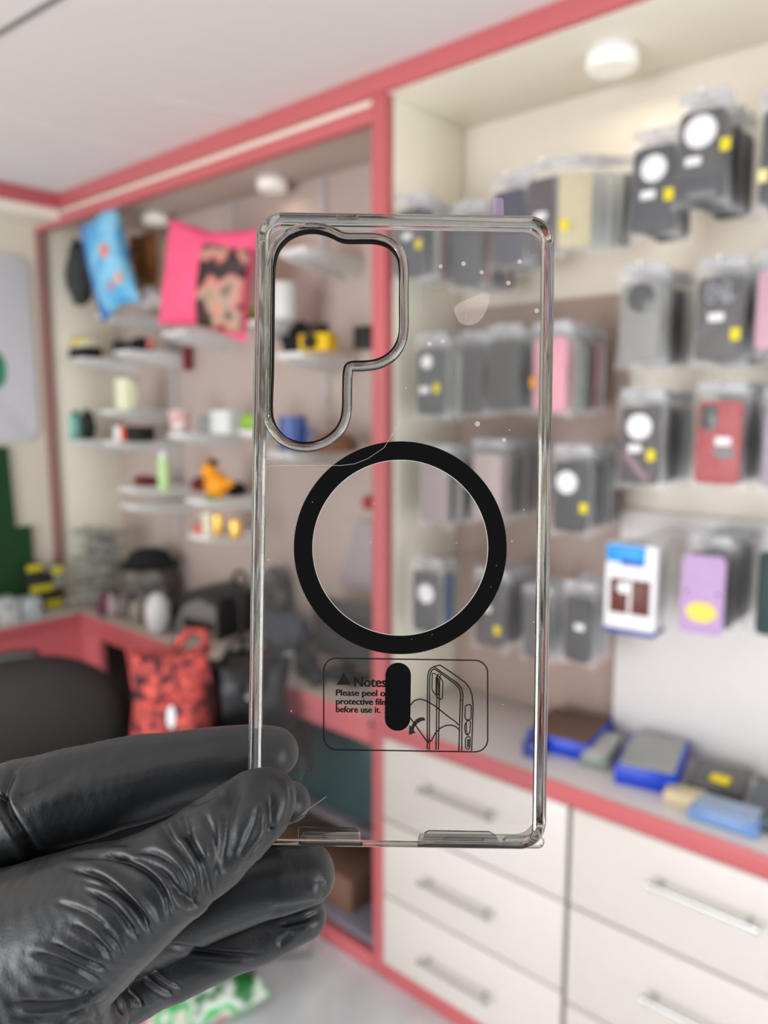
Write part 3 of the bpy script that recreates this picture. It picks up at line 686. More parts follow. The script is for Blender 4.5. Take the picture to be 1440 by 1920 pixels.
# --- gear on the left worktop
def top(px, X): return Vector((X, at(px, 765, X=X).y, ZC+.0005))
bk = empty('wire_basket', top(176, 1.70), FACE, 'grey wire basket stack at the far left of the worktop', 'basket')
for z in (.0, .12, .24):
    f = MB(); w, d = .11, .07
    f.tube([(-w, -d, z+.10), (w, -d, z+.10), (w, d, z+.10), (-w, d, z+.10)], .004, 6, True)
    for i in range(9):
        x = -w+2*w*i/8
        f.tube([(x, -d, z+.10), (x*.9, -d*.9, z+.02), (x*.9, d*.9, z+.02), (x, d, z+.10)], .0022, 5)
    f.build('tier', M_GREY, bk)
    MB().blob((0, 0, z+.055), (.09, .055, .045), 2, .3, 8, z).build('contents', pattern_mat('mixed_grey', [(70, 70, 66), (150, 148, 138), (96, 92, 90)], 18, .7), bk)
for sx in (-1, 1):
    MB().box(sx*.112-.004, sx*.112+.004, -.004, .004, 0, .36, .001).build('side_post', M_GREY, bk)
soft('bag', top(268, 1.80), (.11, .09, .10), pattern_mat('heap_grey', [(60, 58, 56), (128, 122, 116), (170, 160, 150)], 12, .8), 'grey heap of wrapped goods under the black hat', 'bag', amp=.5, seed=2)
hat = empty('hat', top(268, 1.79)+Vector((0, 0, .205)), FACE, 'black hat on top of the grey heap', 'hat')
MB().lathe([(0, 0), (.13, 0), (.135, .008), (.10, .02), (.08, .06), (.05, .075), (0, .078)], 28).build('crown', M_BLACKF, hat)
soft('bowl', top(280, 1.63)+Vector((0, 0, .0)), (.05, .05, .085), mat('ball_white', (214, 214, 214), .4), 'white rounded dispenser in front of the black hat', 'dispenser', amp=.05).name = 'dispenser'
for i, (px, X, c, r) in enumerate(((176, 1.62, (96, 50, 70), .035), (192, 1.64, (178, 160, 160), .03), (215, 1.66, (120, 112, 108), .035), (240, 1.65, (150, 142, 132), .034))):
    soft('packet', top(px, X), (r, r*.8, r*1.5), mat('small_%d' % i, c, .6), ['wine coloured packet at the counter corner', 'pale pink packet next to the wine coloured one', 'grey packet in the middle of the worktop clutter', 'beige packet left of the white dispenser'][i], 'packet', amp=.3, seed=i*3.)
pr = empty('printer', top(378, 1.80), FACE+.15, 'black and grey printer with a curved lid on the left worktop', 'printer')
MB().prism([(-.17, 0), (.16, 0), (.16, .16), (.06, .19), (-.03, .17), (-.11, .09), (-.17, .03)], .20, 'y', -.1, .006).build('body', mat('printer_black', (36, 36, 38), .4), pr)
MB().prism([(-.10, .01), (.15, .01), (.15, .13), (.06, .15), (-.02, .12)], .006, 'y', -.107, .001).build('front_panel', mat('printer_grey', (120, 120, 118), .35), pr)
MB().box(-.02, .14, -.112, -.106, .03, .07, .001).build('paper_slot', M_DARK, pr)
st = empty('ring_stand', top(443, 1.66), FACE, 'tall black stand with a loop top beside the case edge', 'stand')
MB().lathe([(0, 0), (.07, 0), (.07, .012), (.015, .02), (0, .02)], 24).build('base', M_DARK, st)
MB().cyl((0, 0, .015), (0, 0, .22), .010, 12).build('pole', M_DARK, st)
MB().tube([(.045*math.cos(a)-.0, 0, .255+.06*math.sin(a)) for a in [2*PI*i/28 for i in range(28)]], .007, 8, True).build('loop', M_DARK, st)
# things seen through the case
mo = empty('monitor', top(640, 1.76), FACE, 'dark monitor standing behind the lower part of the black ring', 'monitor')
MB().box(-.13, .15, -.012, .012, .06, .26, .005).build('screen', mat('screen_grey', (70, 66, 68), .2), mo)
MB().box(-.015, .035, .012, .03, .0, .2, .003).build('neck', M_DARK, mo)
MB().box(-.08, .1, -.06, .06, 0, .012, .003).build('base', M_DARK, mo)
soft('bag', top(530, 1.78), (.10, .07, .08), mat('bag_bluegrey', (84, 88, 102), .6), 'blue grey bag behind the left half of the black ring', 'bag', amp=.4, seed=5)
soft('bag', top(506, 1.88), (.07, .035, .15), pattern_mat('mix2', [(120, 116, 112), (60, 56, 56), (150, 146, 142)], 14, .7), 'mottled grey bag standing behind the blue grey bag', 'bag', amp=.3, seed=15)
pa = tag(MB().prism([(-.09, 0), (.07, 0), (.07, .24), (.0, .24)], .004, 'y', 0, .0008).build('paper_sheet', mat('paper_grey', (176, 168, 170), .6)), 'slanted pale sheet against the back panel beside the post', 'paper')
pa.location = top(668, 1.92)+Vector((0, 0, .26)); pa.rotation_euler = (0, 0, FACE)
tag(MB().blob((0, 0, 0), (.022, .02, .026), 3, .1).build('red_ball', mat('red_plastic', (176, 30, 50), .4)), 'small red ball hung beside the pink post', 'ball').location = at(690, 942, X=1.90)
cyl_item('bottle', top(534, 1.66), .022, .06, mat('bottle_white', (225, 225, 225), .3), 'small white bottle at the front of the cluttered worktop', 'bottle', cap=M_WP, capname='cap')
for i, (px, X, c, r) in enumerate(((492, 1.645, (70, 40, 42), .035), (570, 1.68, (40, 40, 44), .04), (588, 1.64, (30, 30, 34), .03))):
    soft('pouch', top(px, X), (r, r, r*1.1), mat('tiny_%d' % i, c, .6), ['dark wine pouch left of the small white bottle', 'charcoal pouch right of the small white bottle', 'black pouch nearest the monitor base'][i], 'pouch', amp=.3, seed=20+i)
# --- the far wall: poster, grass mat, boxes
ps = tag(MB().prism(rrect(.70, .92, .06), .008, 'y', -.004, .001).build('poster_board', mat('poster_white', (214, 216, 222), .5)), 'white board with rounded corners on the far wall', 'board')
ps.location = (at(62, 640, Y=YL-.01).x-.35, YL-.008, (at(30, 478, Y=YL-.01).z+at(30, 828, Y=YL-.01).z)/2)
zt, zb = at(30, 478, Y=YL-.01).z, at(30, 828, Y=YL-.01).z
ps.scale = (1, 1, (zt-zb)/.92)
MB().blob((0, 0, 0), (.05, .003, .10), 2).build('green_mark', mat('leaf_green', (60, 150, 110), .6), ps).location = (at(-8, 700, Y=YL-.02).x-ps.location.x, -.005, (at(0, 700, Y=YL-.02).z-ps.location.z))
gx0 = at(-60, 950, Y=YL-.02).x; gx1 = at(22, 950, Y=YL-.02).x; gx2 = at(62, 1040, Y=YL-.02).x
g0, g1, g2 = at(10, 838, Y=YL-.02).z, at(40, 988, Y=YL-.02).z, ZC+.001
grass = pattern_mat('grass_green', [(14, 44, 20), (26, 72, 30), (16, 54, 22)], 90, .9)
gm = MB().prism([(gx0, g2), (gx2, g2), (gx2, g1), (gx1+.012, g1), (gx1, g0), (gx0, g0)], .02, 'y', YL-.022)
tag(gm.build('grass_mat', grass), 'dark green artificial grass mat standing at the left edge', 'grass mat')
def farbox(px0, px1, py0, h, m, lab, cat='box', Yp=3.30, d=.08, name='box', parts=()):
    a = at(px0, 1130, Y=Yp); c = at(px1, 1130, Y=Yp); w = c.x-a.x
    o = empty(name, ((a.x+c.x)/2, Yp+d/2, ZC+.0006+py0), 0, lab, cat)
    MB().box(-w/2, w/2, -d/2, d/2, 0, h, .003).build('body', m, o)
    for (pn, z0, z1, pm) in parts: MB().box(-w/2+.002, w/2-.002, -d/2-.002, -d/2+.002, z0*h, z1*h, .0006).build(pn, pm, o)
    return o
farbox(-40, 36, 0, .10, pattern_mat('white_print_box', [(214, 216, 216), (150, 172, 178), (222, 222, 220), (200, 206, 206)], 22, .5), 'white printed box at the left edge on the far worktop', Yp=3.20, d=.10)
farbox(40, 78, 0, .085, pattern_mat('white_print_box2', [(220, 222, 222), (170, 182, 188), (226, 226, 224)], 20, .5), 'smaller white printed box right of the one at the left edge', Yp=3.21, d=.08)
yb = mat('tin_yellow', (214, 204, 40), .5); kb = mat('tin_dark', (40, 42, 40), .5)
farbox(84, 118, 0, .085, kb, 'dark tin with a yellow base in the stack by the corner', 'tin', name='tin', Yp=3.30, d=.06, parts=[('yellow_label', .05, .5, yb)])
farbox(58, 102, .086, .075, kb, 'dark tin with yellow bands on top of the stack, left', 'tin', name='tin', Yp=3.30, d=.06, parts=[('yellow_label', .0, .4, yb)]) 
farbox(54, 86, .162, .05, kb, 'small tin with a yellow rim at the top of the stack', 'tin', name='tin', Yp=3.30, d=.06, parts=[('yellow_label', .4, .95, yb)])
farbox(100, 124, .086, .10, mat('tin_grey', (160, 160, 150), .5), 'grey tin with a yellow lid right in the stack', 'tin', name='tin', Yp=3.31, d=.05, parts=[('yellow_label', .65, .98, yb)])

# ------------------------------------------------------------------ chairs and bags in front of the counter
ch = empty('office_chair', (.98, 2.50, 0), 0, 'brown padded office chair at the left edge of the photo', 'chair')
pc = at(85, 1330, D=2.35); ch.location = (pc.x, pc.y, 0)
ch.rotation_euler = (0, 0, math.radians(-40))
BR = mat('brown_leather', (26, 17, 14), .7, bump=.1)
zc_ = pc.z
MB().blob((0, 0, zc_-.03), (.25, .075, .20), 4).build('backrest', BR, ch)
MB().lathe([(0, 0), (.24, 0), (.26, .03), (.25, .08), (.2, .10), (0, .11)], 32).xf(Matrix.Translation((0, -.24, zc_-.34))).build('seat', mat('brown_seat', (32, 24, 18), .7), ch)
MB().cyl((0, -.2, .12), (0, -.2, zc_-.34), .025, 14).build('column', M_METAL, ch)
MB().box(-.03, .03, -.2, .02, zc_-.36, zc_-.341, .003).build('back_bracket', M_DARK, ch)
MB().box(-.03, .03, .055, .075, zc_-.36, zc_-.1, .003).build('back_bar', M_DARK, ch)
for k in range(5):
    a = 2*PI*k/5
    lg = MB().tube([(0, -.2, .12), (.15*math.cos(a), -.2+.15*math.sin(a), .10), (.27*math.cos(a), -.2+.27*math.sin(a), .065)], [.022, .018, .014], 8).build('leg', M_DARK, ch)
    MB().lathe([(0, -.012), (.028, -.012), (.03, 0), (.028, .012), (0, .012)], 16).xf(Matrix.Translation((.27*math.cos(a), -.2+.27*math.sin(a), .031)) @ Matrix.Rotation(PI/2, 4, 'X')).build('castor', M_DARK, lg)
lp = at(20, 1235, D=2.62)
arm = empty('monitor_back', lp, math.radians(-40), 'black curved panel edge at the left above the brown chair', 'panel')
arm.name = 'curved_panel'
MB().tube([(-.18, 0, -.045), (-.08, .01, -.012), (.0, .0, .008), (.09, -.01, .016)], [.022, .022, .02, .016], 12).build('rim', M_DARK, arm)
MB().box(-.16, .05, .0, .015, -.25, -.02, .004).build('panel', M_DARK, arm)

bgp = at(318, 1300, D=2.25)
RED = pattern_mat('red_floral', [(40, 22, 26), (120, 44, 50), (214, 84, 76), (120, 48, 52), (226, 92, 80)], 34, .8, pos=[.36, .44, .50, .55, .62])
bg = empty('backpack', (bgp.x, bgp.y, bgp.z-.17), math.radians(-38), 'red and black floral backpack in front of the dark opening', 'bag')
pillow_bm(MB(), .235, .12, .31, 20, 20, .3, .006, 5).build('body', RED, bg).location = (0, 0, .16)
pillow_bm(MB(), .18, .05, .16, 14, 14, .3, .003, 6).build('front_pocket', RED, bg).location = (0, -.055, .10)
MB().tube([(.02, .03, .30), (.06, .03, .345), (.10, .03, .345), (.112, .03, .28)], .014, 8).build('carry_strap', RED, bg)
MB().blob((.01, -.083, .13), (.013, .005, .035), 2).build('white_patch', M_WP, bg)
p = at(470, 1300, D=2.38)
bb = empty('shoulder_bag', (p.x, p.y, bgp.z-.169), math.radians(-40), 'black glossy bag right of the floral backpack', 'bag')
pillow_bm(MB(), .26, .14, .24, 16, 16, .3, .01, 3).build('body', mat('black_gloss_bag', (16, 17, 20), .3), bb).location = (0, 0, .12)
MB().lathe([(0, 0), (.014, 0), (.012, .006), (0, .008)], 16).xf(Matrix.Translation((-.0, -.073, .14)) @ Matrix.Rotation(PI/2, 4, 'X')).build('clasp', M_METAL, bb)
MB().tube([(-.09, 0, .22), (-.05, 0, .29), (.05, 0, .29), (.09, 0, .22)], .008, 8).build('strap', M_DARK, bb)
mid = (bg.location+bb.location)/2
sl = empty('bench', (mid.x, mid.y, 0), math.radians(-41.3), 'low black padded bench under the floral backpack and the glossy bag', 'bench')
sh_ = bg.location.z-.002
MB().box(-.22, .30, -.13, .13, sh_-.07, sh_, .012).build('seat', M_BLACKF, sl)
for sx in (-.18, .10):
    for sy in (-.1, .1):
        MB().tube([(sx, sy, sh_-.07), (sx, sy, .0)], .014, 8).build('leg', M_DARK, sl)
# on the floor
p = at(345, 1880, Z=.05)
fl = empty('snack_bag', (p.x, p.y, .0), math.radians(-20), 'green white and pink plastic bag lying on the floor', 'bag')
b_ = pillow_bm(MB(), .46, .12, .22, 20, 14, .4, .02, 8).xf(Matrix.Rotation(PI/2, 4, 'X')).build('body', pattern_mat('snack_print', [(214, 120, 140), (230, 226, 214), (60, 190, 100), (226, 232, 226), (30, 110, 50)], 9, .35, pos=[.36, .43, .5, .57, .66]), fl)
b_.location = (0, 0, .062)
p = at(522, 1800, Z=.0)
fr = tag(MB().tube([(-.08, 0, .008), (.10, 0, .008), (.115, .02, .10), (-.06, .05, .10)], .007, 8, True).build('metal_frame', M_GREY), 'thin grey metal frame standing on the floor tiles', 'frame')
fr.location = (p.x, p.y, .0); fr.rotation_euler = (0, 0, math.radians(-40))
# ------------------------------------------------------------------ the clear phone case held up in front
DC = 0.204; S = DC/FP; ROLL = math.radians(.85)
CROT = Matrix((CR, CU, -CF)).transposed().to_4x4()
CASE_M = Matrix.Translation(at(752, 994, D=DC)) @ CROT @ Matrix.Rotation(-ROLL, 4, 'Z')
def L(px, py):
    dx, dy = (px-752)*S, -(py-994)*S
    return (dx*math.cos(ROLL)-dy*math.sin(ROLL), dx*math.sin(ROLL)+dy*math.cos(ROLL))
CW, CH, RAD = .0800, .1690, .0072
clr, nt, b = node_mat('clear_tpu')
nt.nodes.remove(b); out = nt.nodes['Material Output']
gl = nt.nodes.new('ShaderNodeBsdfGlass'); gl.inputs['IOR'].default_value = 1.46; gl.inputs['Roughness'].default_value = .015; gl.inputs['Color'].default_value = (.80, .805, .79, 1)
df = nt.nodes.new('ShaderNodeBsdfDiffuse'); df.inputs['Color'].default_value = (.6, .6, .58, 1)
mx = nt.nodes.new('ShaderNodeMixShader'); mx.inputs[0].default_value = .008
nt.links.new(gl.outputs[0], mx.inputs[1]); nt.links.new(df.outputs[0], mx.inputs[2]); nt.links.new(mx.outputs[0], out.inputs[0])
acr, nt, b = node_mat('clear_acrylic')
nt.nodes.remove(b); out = nt.nodes['Material Output']
gl = nt.nodes.new('ShaderNodeBsdfGlass'); gl.inputs['IOR'].default_value = 1.46; gl.inputs['Roughness'].default_value = 0.0; gl.inputs['Color'].default_value = (.93, .93, .925, 1)
df = nt.nodes.new('ShaderNodeBsdfDiffuse'); df.inputs['Color'].default_value = (.55, .53, .52, 1)
mx = nt.nodes.new('ShaderNodeMixShader'); mx.inputs[0].default_value = .012
nt.links.new(gl.outputs[0], mx.inputs[1]); nt.links.new(df.outputs[0], mx.inputs[2]); nt.links.new(mx.outputs[0], out.inputs[0])
case = bpy.data.objects.new('clear_phone_case', None); COL.objects.link(case); case.empty_display_size = .01
case.matrix_world = CASE_M
tag(case, 'clear see-through phone case with a black magnet ring, held up by the gloved hand', 'phone case')

def outline(ins):
    r = max(RAD-ins, .0014); w, h = CW/2-ins, CH/2-ins
    pts = []
    def seg(a, b_, n):
        for k in range(n): pts.append((a[0]+(b_[0]-a[0])*k/n, a[1]+(b_[1]-a[1])*k/n))
    def arc(cx, cy, a0, n=12):
        for k in range(n): a = math.radians(a0-90*k/n); pts.append((cx+r*math.cos(a), cy+r*math.sin(a)))
    seg((-w+r, h), (w-r, h), 40); arc(w-r, h-r, 90)
    seg((w, h-r), (w, -h+r), 80); arc(w-r, -h+r, 0)
    seg((w-r, -h), (-w+r, -h), 80); arc(-w+r, -h+r, -90)
    seg((-w, -h+r), (-w, h-r), 80); arc(-w+r, h-r, 180)
    out = []
    for x, y in pts:
        t = max(0, min(1, (-CH/2+.013-y)/.009)); t = t*t*(3-2*t)
        out.append((x, y-ins*.62*t))
    return out
def loft(prof, wall_cut=True):
    mb = MB(); rings = []
    base = outline(0)
    for ins, z in prof:
        ring = []
        for (x, y), (bx_, by_) in zip(outline(ins), base):
            zz = z
            if wall_cut and by_ < -CH/2+.0005 and L(676, 1580)[0] < bx_ < L(786, 1580)[0]: zz = max(z, -.0032)
            if wall_cut and by_ < -CH/2+.0005 and L(560, 1580)[0] > bx_ > L(500, 1580)[0]: zz = max(z, -.0032)
            ring.append(mb.bm.verts.new((x, y, zz)))
        rings.append(ring)
    n = len(base)
    for a, c in zip(rings, rings[1:]+rings[:1]):
        for i in range(n): mb.bm.faces.new((a[i], a[(i+1) % n], c[(i+1) % n], c[i]))
    return mb
fr_ = loft([(.0036, -.0001), (.0026, .0003), (.0014, .0004), (.0006, 0), (.0001, -.0010), (0, -.0022), (0, -.0080), (.0004, -.0090), (.0010, -.0094),
            (.0017, -.0090), (.0019, -.0080), (.0019, -.0040), (.0024, -.0026), (.0036, -.0020)]).build('bumper_frame', clr, case)

def catmull(P, n=5):
    out = []; N = len(P)
    for i in range(N):
        p0, p1, p2, p3 = P[i-1], P[i], P[(i+1) % N], P[(i+2) % N]
        for k in range(n):
            t = k/n
            out.append(tuple(.5*((2*p1[j])+(-p0[j]+p2[j])*t+(2*p0[j]-5*p1[j]+4*p2[j]-p3[j])*t*t+(-p0[j]+3*p1[j]-3*p2[j]+p3[j])*t**3) for j in (0, 1)))
    return out
HOLE_PX = [(514, 520), (513, 620), (512, 700), (510, 765), (515, 792), (530, 813), (550, 825), (573, 829), (598, 825), (620, 812), (635, 793), (641, 768), (642, 725), (643, 699), (647, 685),
           (659, 678), (685, 677), (708, 673), (730, 660), (743, 640), (748, 615), (748, 560), (748, 505), (743, 480), (728, 462), (706, 454), (680, 453), (652, 453), (637, 450), (620, 442), (602, 436),
           (582, 434), (560, 438), (539, 449), (523, 468), (516, 492)]
hole = catmull([L(*p) for p in HOLE_PX])
def offset(pts, d):
    N = len(pts); out = []
    A = sum(pts[i][0]*pts[(i+1) % N][1]-pts[(i+1) % N][0]*pts[i][1] for i in range(N)); sg = 1 if A > 0 else -1
    for i in range(N):
        tx, ty = pts[(i+1) % N][0]-pts[i-1][0], pts[(i+1) % N][1]-pts[i-1][1]; l = math.hypot(tx, ty) or 1
        out.append((pts[i][0]+sg*ty/l*d, pts[i][1]-sg*tx/l*d))
    return out
def holed_plate(outer, inner, z0, z1):
    bm = bmesh.new(); L2 = []
    for z in (z0, z1):
        for loop in (outer, inner):
            vs = [bm.verts.new((x, y, z)) for x, y in loop]; L2.append(vs)
            es = [bm.edges.new((vs[i], vs[(i+1) % len(vs)])) for i in range(len(vs))]
        es = [e for vs in L2[-2:] for i in range(len(vs)) for e in [bm.edges.get((vs[i], vs[(i+1) % len(vs)]))]]
        bmesh.ops.triangle_fill(bm, use_beauty=True, use_dissolve=False, edges=es)
    for k in (0, 1):
        a, c = L2[k], L2[k+2]
        for i in range(len(a)): bm.faces.new((a[i], a[(i+1) % len(a)], c[(i+1) % len(a)], c[i]))
    mb = MB(); mb.bm.free(); mb.bm = bm
    return mb
pl = holed_plate(outline(.0037), offset(hole, .0006), -.0018, -.0004).build('back_panel', acr, case, smooth=False)
def ring_loft(loop, prof, name, m, parent):
    mb = MB(); rings = [[mb.bm.verts.new((x, y, z)) for x, y in offset(loop, d)] for d, z in prof]
    n = len(loop)
    for a, c in zip(rings, rings[1:]+rings[:1]):
        for i in range(n): mb.bm.faces.new((a[i], a[(i+1) % n], c[(i+1) % n], c[i]))
    return mb.build(name, m, parent)
rim = ring_loft(hole, [(.0005, -.0019), (.0005, .0010), (.0009, .0015), (.0014, .0014), (.0017, .0009), (.0020, .0008), (.0023, .0004), (.0026, -.0003), (.0026, -.0008), (.0012, -.0019)], 'camera_rim', clr, case)
tag(rim, 'raised clear rim around the camera cutout')
ink = mat('black_print', (4, 4, 5), .55, var=0, spec=.1)
ring_loft(hole, [(0, -.0020), (0, .0009), (.0003, .0009), (.0003, -.0020)], 'cutout_liner', ink, case)

def disc_ring(cx, cy, ro, ri, z0, z1, n=128):
    mb = MB(); R = []
    for r, z in ((ri, z0), (ro, z0), (ro, z1), (ri, z1)):
        R.append([mb.bm.verts.new((cx+r*math.cos(2*PI*i/n), cy+r*math.sin(2*PI*i/n), z)) for i in range(n)])
    for a, c in zip(R, R[1:]+R[:1]):
        for i in range(n): mb.bm.faces.new((a[i], a[(i+1) % n], c[(i+1) % n], c[i]))
    return mb
cx, cy = L(750.5, 1027)
disc_ring(cx, cy, 199.5*S, 165*S, -.0003, .0001).build('magnet_ring', ink, case)
disc_ring(cx, cy, 164.9*S, 163.8*S, -.0003, .00005).build('ring_edge', mat('pale_edge', (190, 188, 184), .3), case)
cx, cy = L(746, 1306.5)
MB().prism(rrect(48*S, 127*S, 23.5*S, 14, cx, cy), .0004, 'z', -.0003).build('magnet_bar', ink, case)

# protective film with the printed note
ZF = -.00215
film_m = mat('film_clear', (225, 225, 225), .2, alpha=.025)
edge_m = mat('film_edge', (190, 188, 182), .4, alpha=.3)
FP_ = [(490, 900), (492, 884), (502, 875), (520, 873), (640, 873), (665, 870), (690, 860), (720, 840), (745, 800), (780, 740), (790, 690), (792, 620), (792, 440),
       (1012, 434), (1020, 445), (1018, 1000), (1006, 1540), (990, 1552), (600, 1545), (478, 1545), (476, 1520)]
film = MB().prism([L(*p) for p in FP_], .00008, 'z', ZF-.0003).build('protective_film', film_m, case, smooth=False)
def ribbon(pts, w, closed=False, z=ZF, th=.00006, local=False):
    P = [Vector(p if local else L(*p)).to_2d() for p in pts]; N = len(P); mb = MB(); a, c = [], []
    for i, p in enumerate(P):
        if closed: t1, t2 = (P[i]-P[i-1]), (P[(i+1) % N]-P[i])
        else: t1 = P[i]-P[i-1] if i else P[1]-P[0]; t2 = P[i+1]-P[i] if i < N-1 else t1
        t1 = t1.normalized(); t2 = t2.normalized(); t = (t1+t2).normalized() if (t1+t2).length > 1e-6 else t1
        n = Vector((-t.y, t.x)); k = w/2/max(.45, n.dot(Vector((-t1.y, t1.x))))
        a.append(p+n*k); c.append(p-n*k)
    rows = []
    for q, zz in ((a, z), (a, z+th), (c, z+th), (c, z)): rows.append([mb.bm.verts.new((v.x, v.y, zz)) for v in q])
    for r1, r2 in zip(rows, rows[1:]+rows[:1]):
        for i in range(N if closed else N-1): mb.bm.faces.new((r1[i], r1[(i+1) % N], r2[(i+1) % N], r2[i]))
    if not closed:
        mb.bm.faces.new([r[0] for r in rows]); mb.bm.faces.new([r[-1] for r in rows][::-1])
    return mb
def merge(ms):
    out = ms[0]
    for m_ in ms[1:]:
        me = bpy.data.meshes.new('tmp'); m_.bm.to_mesh(me); m_.bm.free(); out.bm.from_mesh(me); bpy.data.meshes.remove(me)
    return out
ribbon(FP_[:9], 1.0*S, z=.0006).build('film_edge', edge_m, film, smooth=False)
# frame of the note
def rr_px(x0, y0, x1, y1, r, n=8, sk=0):
    out = []
    for (cx, cy, a0) in ((x1-r, y0+r, -90), (x1-r, y1-r, 0), (x0+r, y1-r, 90), (x0+r, y0+r, 180)):
        for k in range(n+1):
            a = math.radians(a0+90*k/n); x = cx+r*math.cos(a); out.append((x, cy+r*math.sin(a)+sk*(x-x0)))
    return out
ribbon(rr_px(606, 1236, 916, 1409, 24, sk=.015), 2.4*S, True).build('note_border', ink, film, smooth=False)
def text(name, body, px, py, width_px, height_px, bold, parent=film):
    cu = bpy.data.curves.new(name, 'FONT'); cu.body = body; cu.size = 1; cu.offset = 0; cu.extrude = 0
    tmp = bpy.data.objects.new(name+'_tmp', cu); COL.objects.link(tmp)
    dg = bpy.context.evaluated_depsgraph_get(); me = bpy.data.meshes.new_from_object(tmp.evaluated_get(dg))
    bpy.data.objects.remove(tmp)
    xs = [v.co.x for v in me.vertices]; ys = [v.co.y for v in me.vertices]
    x0, x1, y1 = min(xs), max(xs), max(ys)
    sx, sy = width_px*S/(x1-x0), height_px*S/y1
    ox, oy = L(px, py)
    base = me.copy(); bm2 = bmesh.new()
    for k, dx in enumerate((-.5, 0, .5, 0)):
        t_ = base.copy()
        for v in t_.vertices: v.co.x += dx*bold; v.co.y += (.35*bold if k == 3 else 0); v.co.z = k*.02
        bm2.from_mesh(t_)
    bm2.to_mesh(me); bm2.free()
    for v in me.vertices: v.co = Vector((ox+(v.co.x-x0)*sx, oy+v.co.y*sy, ZF+v.co.z*.001))
    o = link(name, me, ink, parent)
    so = o.modifiers.new('thick', 'SOLIDIFY'); so.thickness = .00006
    return o
text('note_heading', 'Notes', 664, 1290, 60, 18, .085)
text('note_line', 'Please peel off', 629.5, 1307, 103, 11.5, .09)
text('note_line', 'protective film', 629.5, 1323.5, 98, 11.5, .09)
text('note_line', 'before use it.', 629.5, 1338.5, 84, 11.5, .09)
tri = holed_plate([L(*p) for p in [(644, 1264.5), (657, 1286.5), (630, 1286.5)]], [L(*p) for p in [(643, 1272), (645, 1272), (644.6, 1281), (643.4, 1281)]], ZF, ZF+.00006)
tri.build('warning_triangle', ink, film, smooth=False)
def Z8(x, y): return (560+x/3.6, 1210+y/3.6)
D8 = [
 [(870, 715), (872, 340), (874, 215), (880, 185), (895, 165), (915, 152), (955, 142), (970, 150), (1060, 210), (1130, 262), (1160, 300), (1176, 350), (1182, 420), (1172, 725)],
 [(884, 720), (886, 300), (888, 215), (898, 180), (915, 168), (935, 178), (1060, 270), (1088, 300), (1097, 340), (1090, 560), (1086, 725)],
 [(915, 152), (940, 170), (1075, 265), (1104, 300), (1113, 345), (1106, 560), (1105, 725)],
 [(930, 718), (936, 350), (938, 215), (948, 200)], [(946, 718), (952, 360), (955, 230), (960, 205)],
 [(756, 415), (780, 385), (820, 372), (865, 385), (930, 425), (1010, 490), (1060, 525), (1084, 550)],
 [(754, 500), (800, 565), (860, 650), (880, 668), (900, 655), (925, 605), (960, 570), (1000, 552), (1040, 550), (1070, 565), (1086, 582)],
 [(880, 668), (882, 640)], [(1092, 380), (1106, 380)],
]
RR8 = [[(905, 200), (920, 198), (965, 235), (976, 255), (974, 365), (962, 375), (945, 365), (908, 320), (902, 300)],
       [(930, 225), (945, 232), (948, 345), (930, 335)],
       [(1135, 415), (1160, 410), (1170, 420), (1168, 505), (1155, 515), (1135, 512), (1127, 500), (1129, 425)],
       [(1140, 522), (1155, 518), (1165, 530), (1160, 600), (1150, 612), (1142, 608), (1136, 595), (1136, 535)],
       [(1130, 535), (1126, 560), (1128, 600), (1134, 612), (1142, 618), (1150, 618)],
       [(1140, 632), (1152, 626), (1162, 635), (1160, 700), (1150, 714), (1138, 712), (1130, 700), (1130, 645)],
       [(1145, 650), (1153, 650), (1152, 695), (1143, 695)]]
ms = [ribbon([Z8(*p) for p in d], 2.3*S) for d in D8]+[ribbon([Z8(*p) for p in d], 2.0*S, True) for d in RR8 if len(d) != 6]
ms.append(ribbon([Z8(*p) for p in RR8[4]], 2.0*S))
merge(ms).build('phone_drawing', ink, film, smooth=False)
arr = [(856, 518), (850, 498), (820, 498), (795, 510), (772, 535), (762, 560), (748, 550), (745, 618), (792, 600), (778, 585), (786, 560), (805, 538), (830, 522)]
MB().prism([L(*Z8(*p)) for p in arr], .00006, 'z', ZF).build('curved_arrow', mat('arrow_ink', (34, 30, 28), .5), film, smooth=False)
# pull tab, smudge, dust, scratch
MB().prism([L(*p) for p in [(924, 402), (924, 374), (928, 369), (941, 368), (945, 372), (946, 402)]], .0001, 'z', -.001).build('pull_tab', mat('tab_violet', (190, 160, 196), .2, alpha=.22), film, smooth=False)
smm = mat('smudge', (226, 206, 196), .5, alpha=.14)
sm_ = catmull([L(*p) for p in [(852, 585), (855, 573), (880, 560), (905, 549), (916, 552), (917, 565), (908, 590), (895, 605), (880, 610), (862, 605)]], 4)
MB().prism(sm_, .00004, 'z', .0002).build('smudge', smm, case, smooth=False)
dm = MB(); random.seed(11)
for i in range(90):
    px, py = random.uniform(500, 1010), random.uniform(450, 1540)
    if 510 < px < 752 and 430 < py < 835: continue
    r = random.choice([.7, .8, .9, 1.0, 1.3, 1.8])*S*.8
    x, y = L(px, py); k = random.uniform(.6, 1.4); a = random.uniform(0, PI)
    pts = [(x+r*k*math.cos(t)*math.cos(a)-r*math.sin(t)*math.sin(a), y+r*k*math.cos(t)*math.sin(a)+r*math.sin(t)*math.cos(a)) for t in [2*PI*j/7 for j in range(7)]]
    dm.prism(pts, .00005, 'z', .0003)
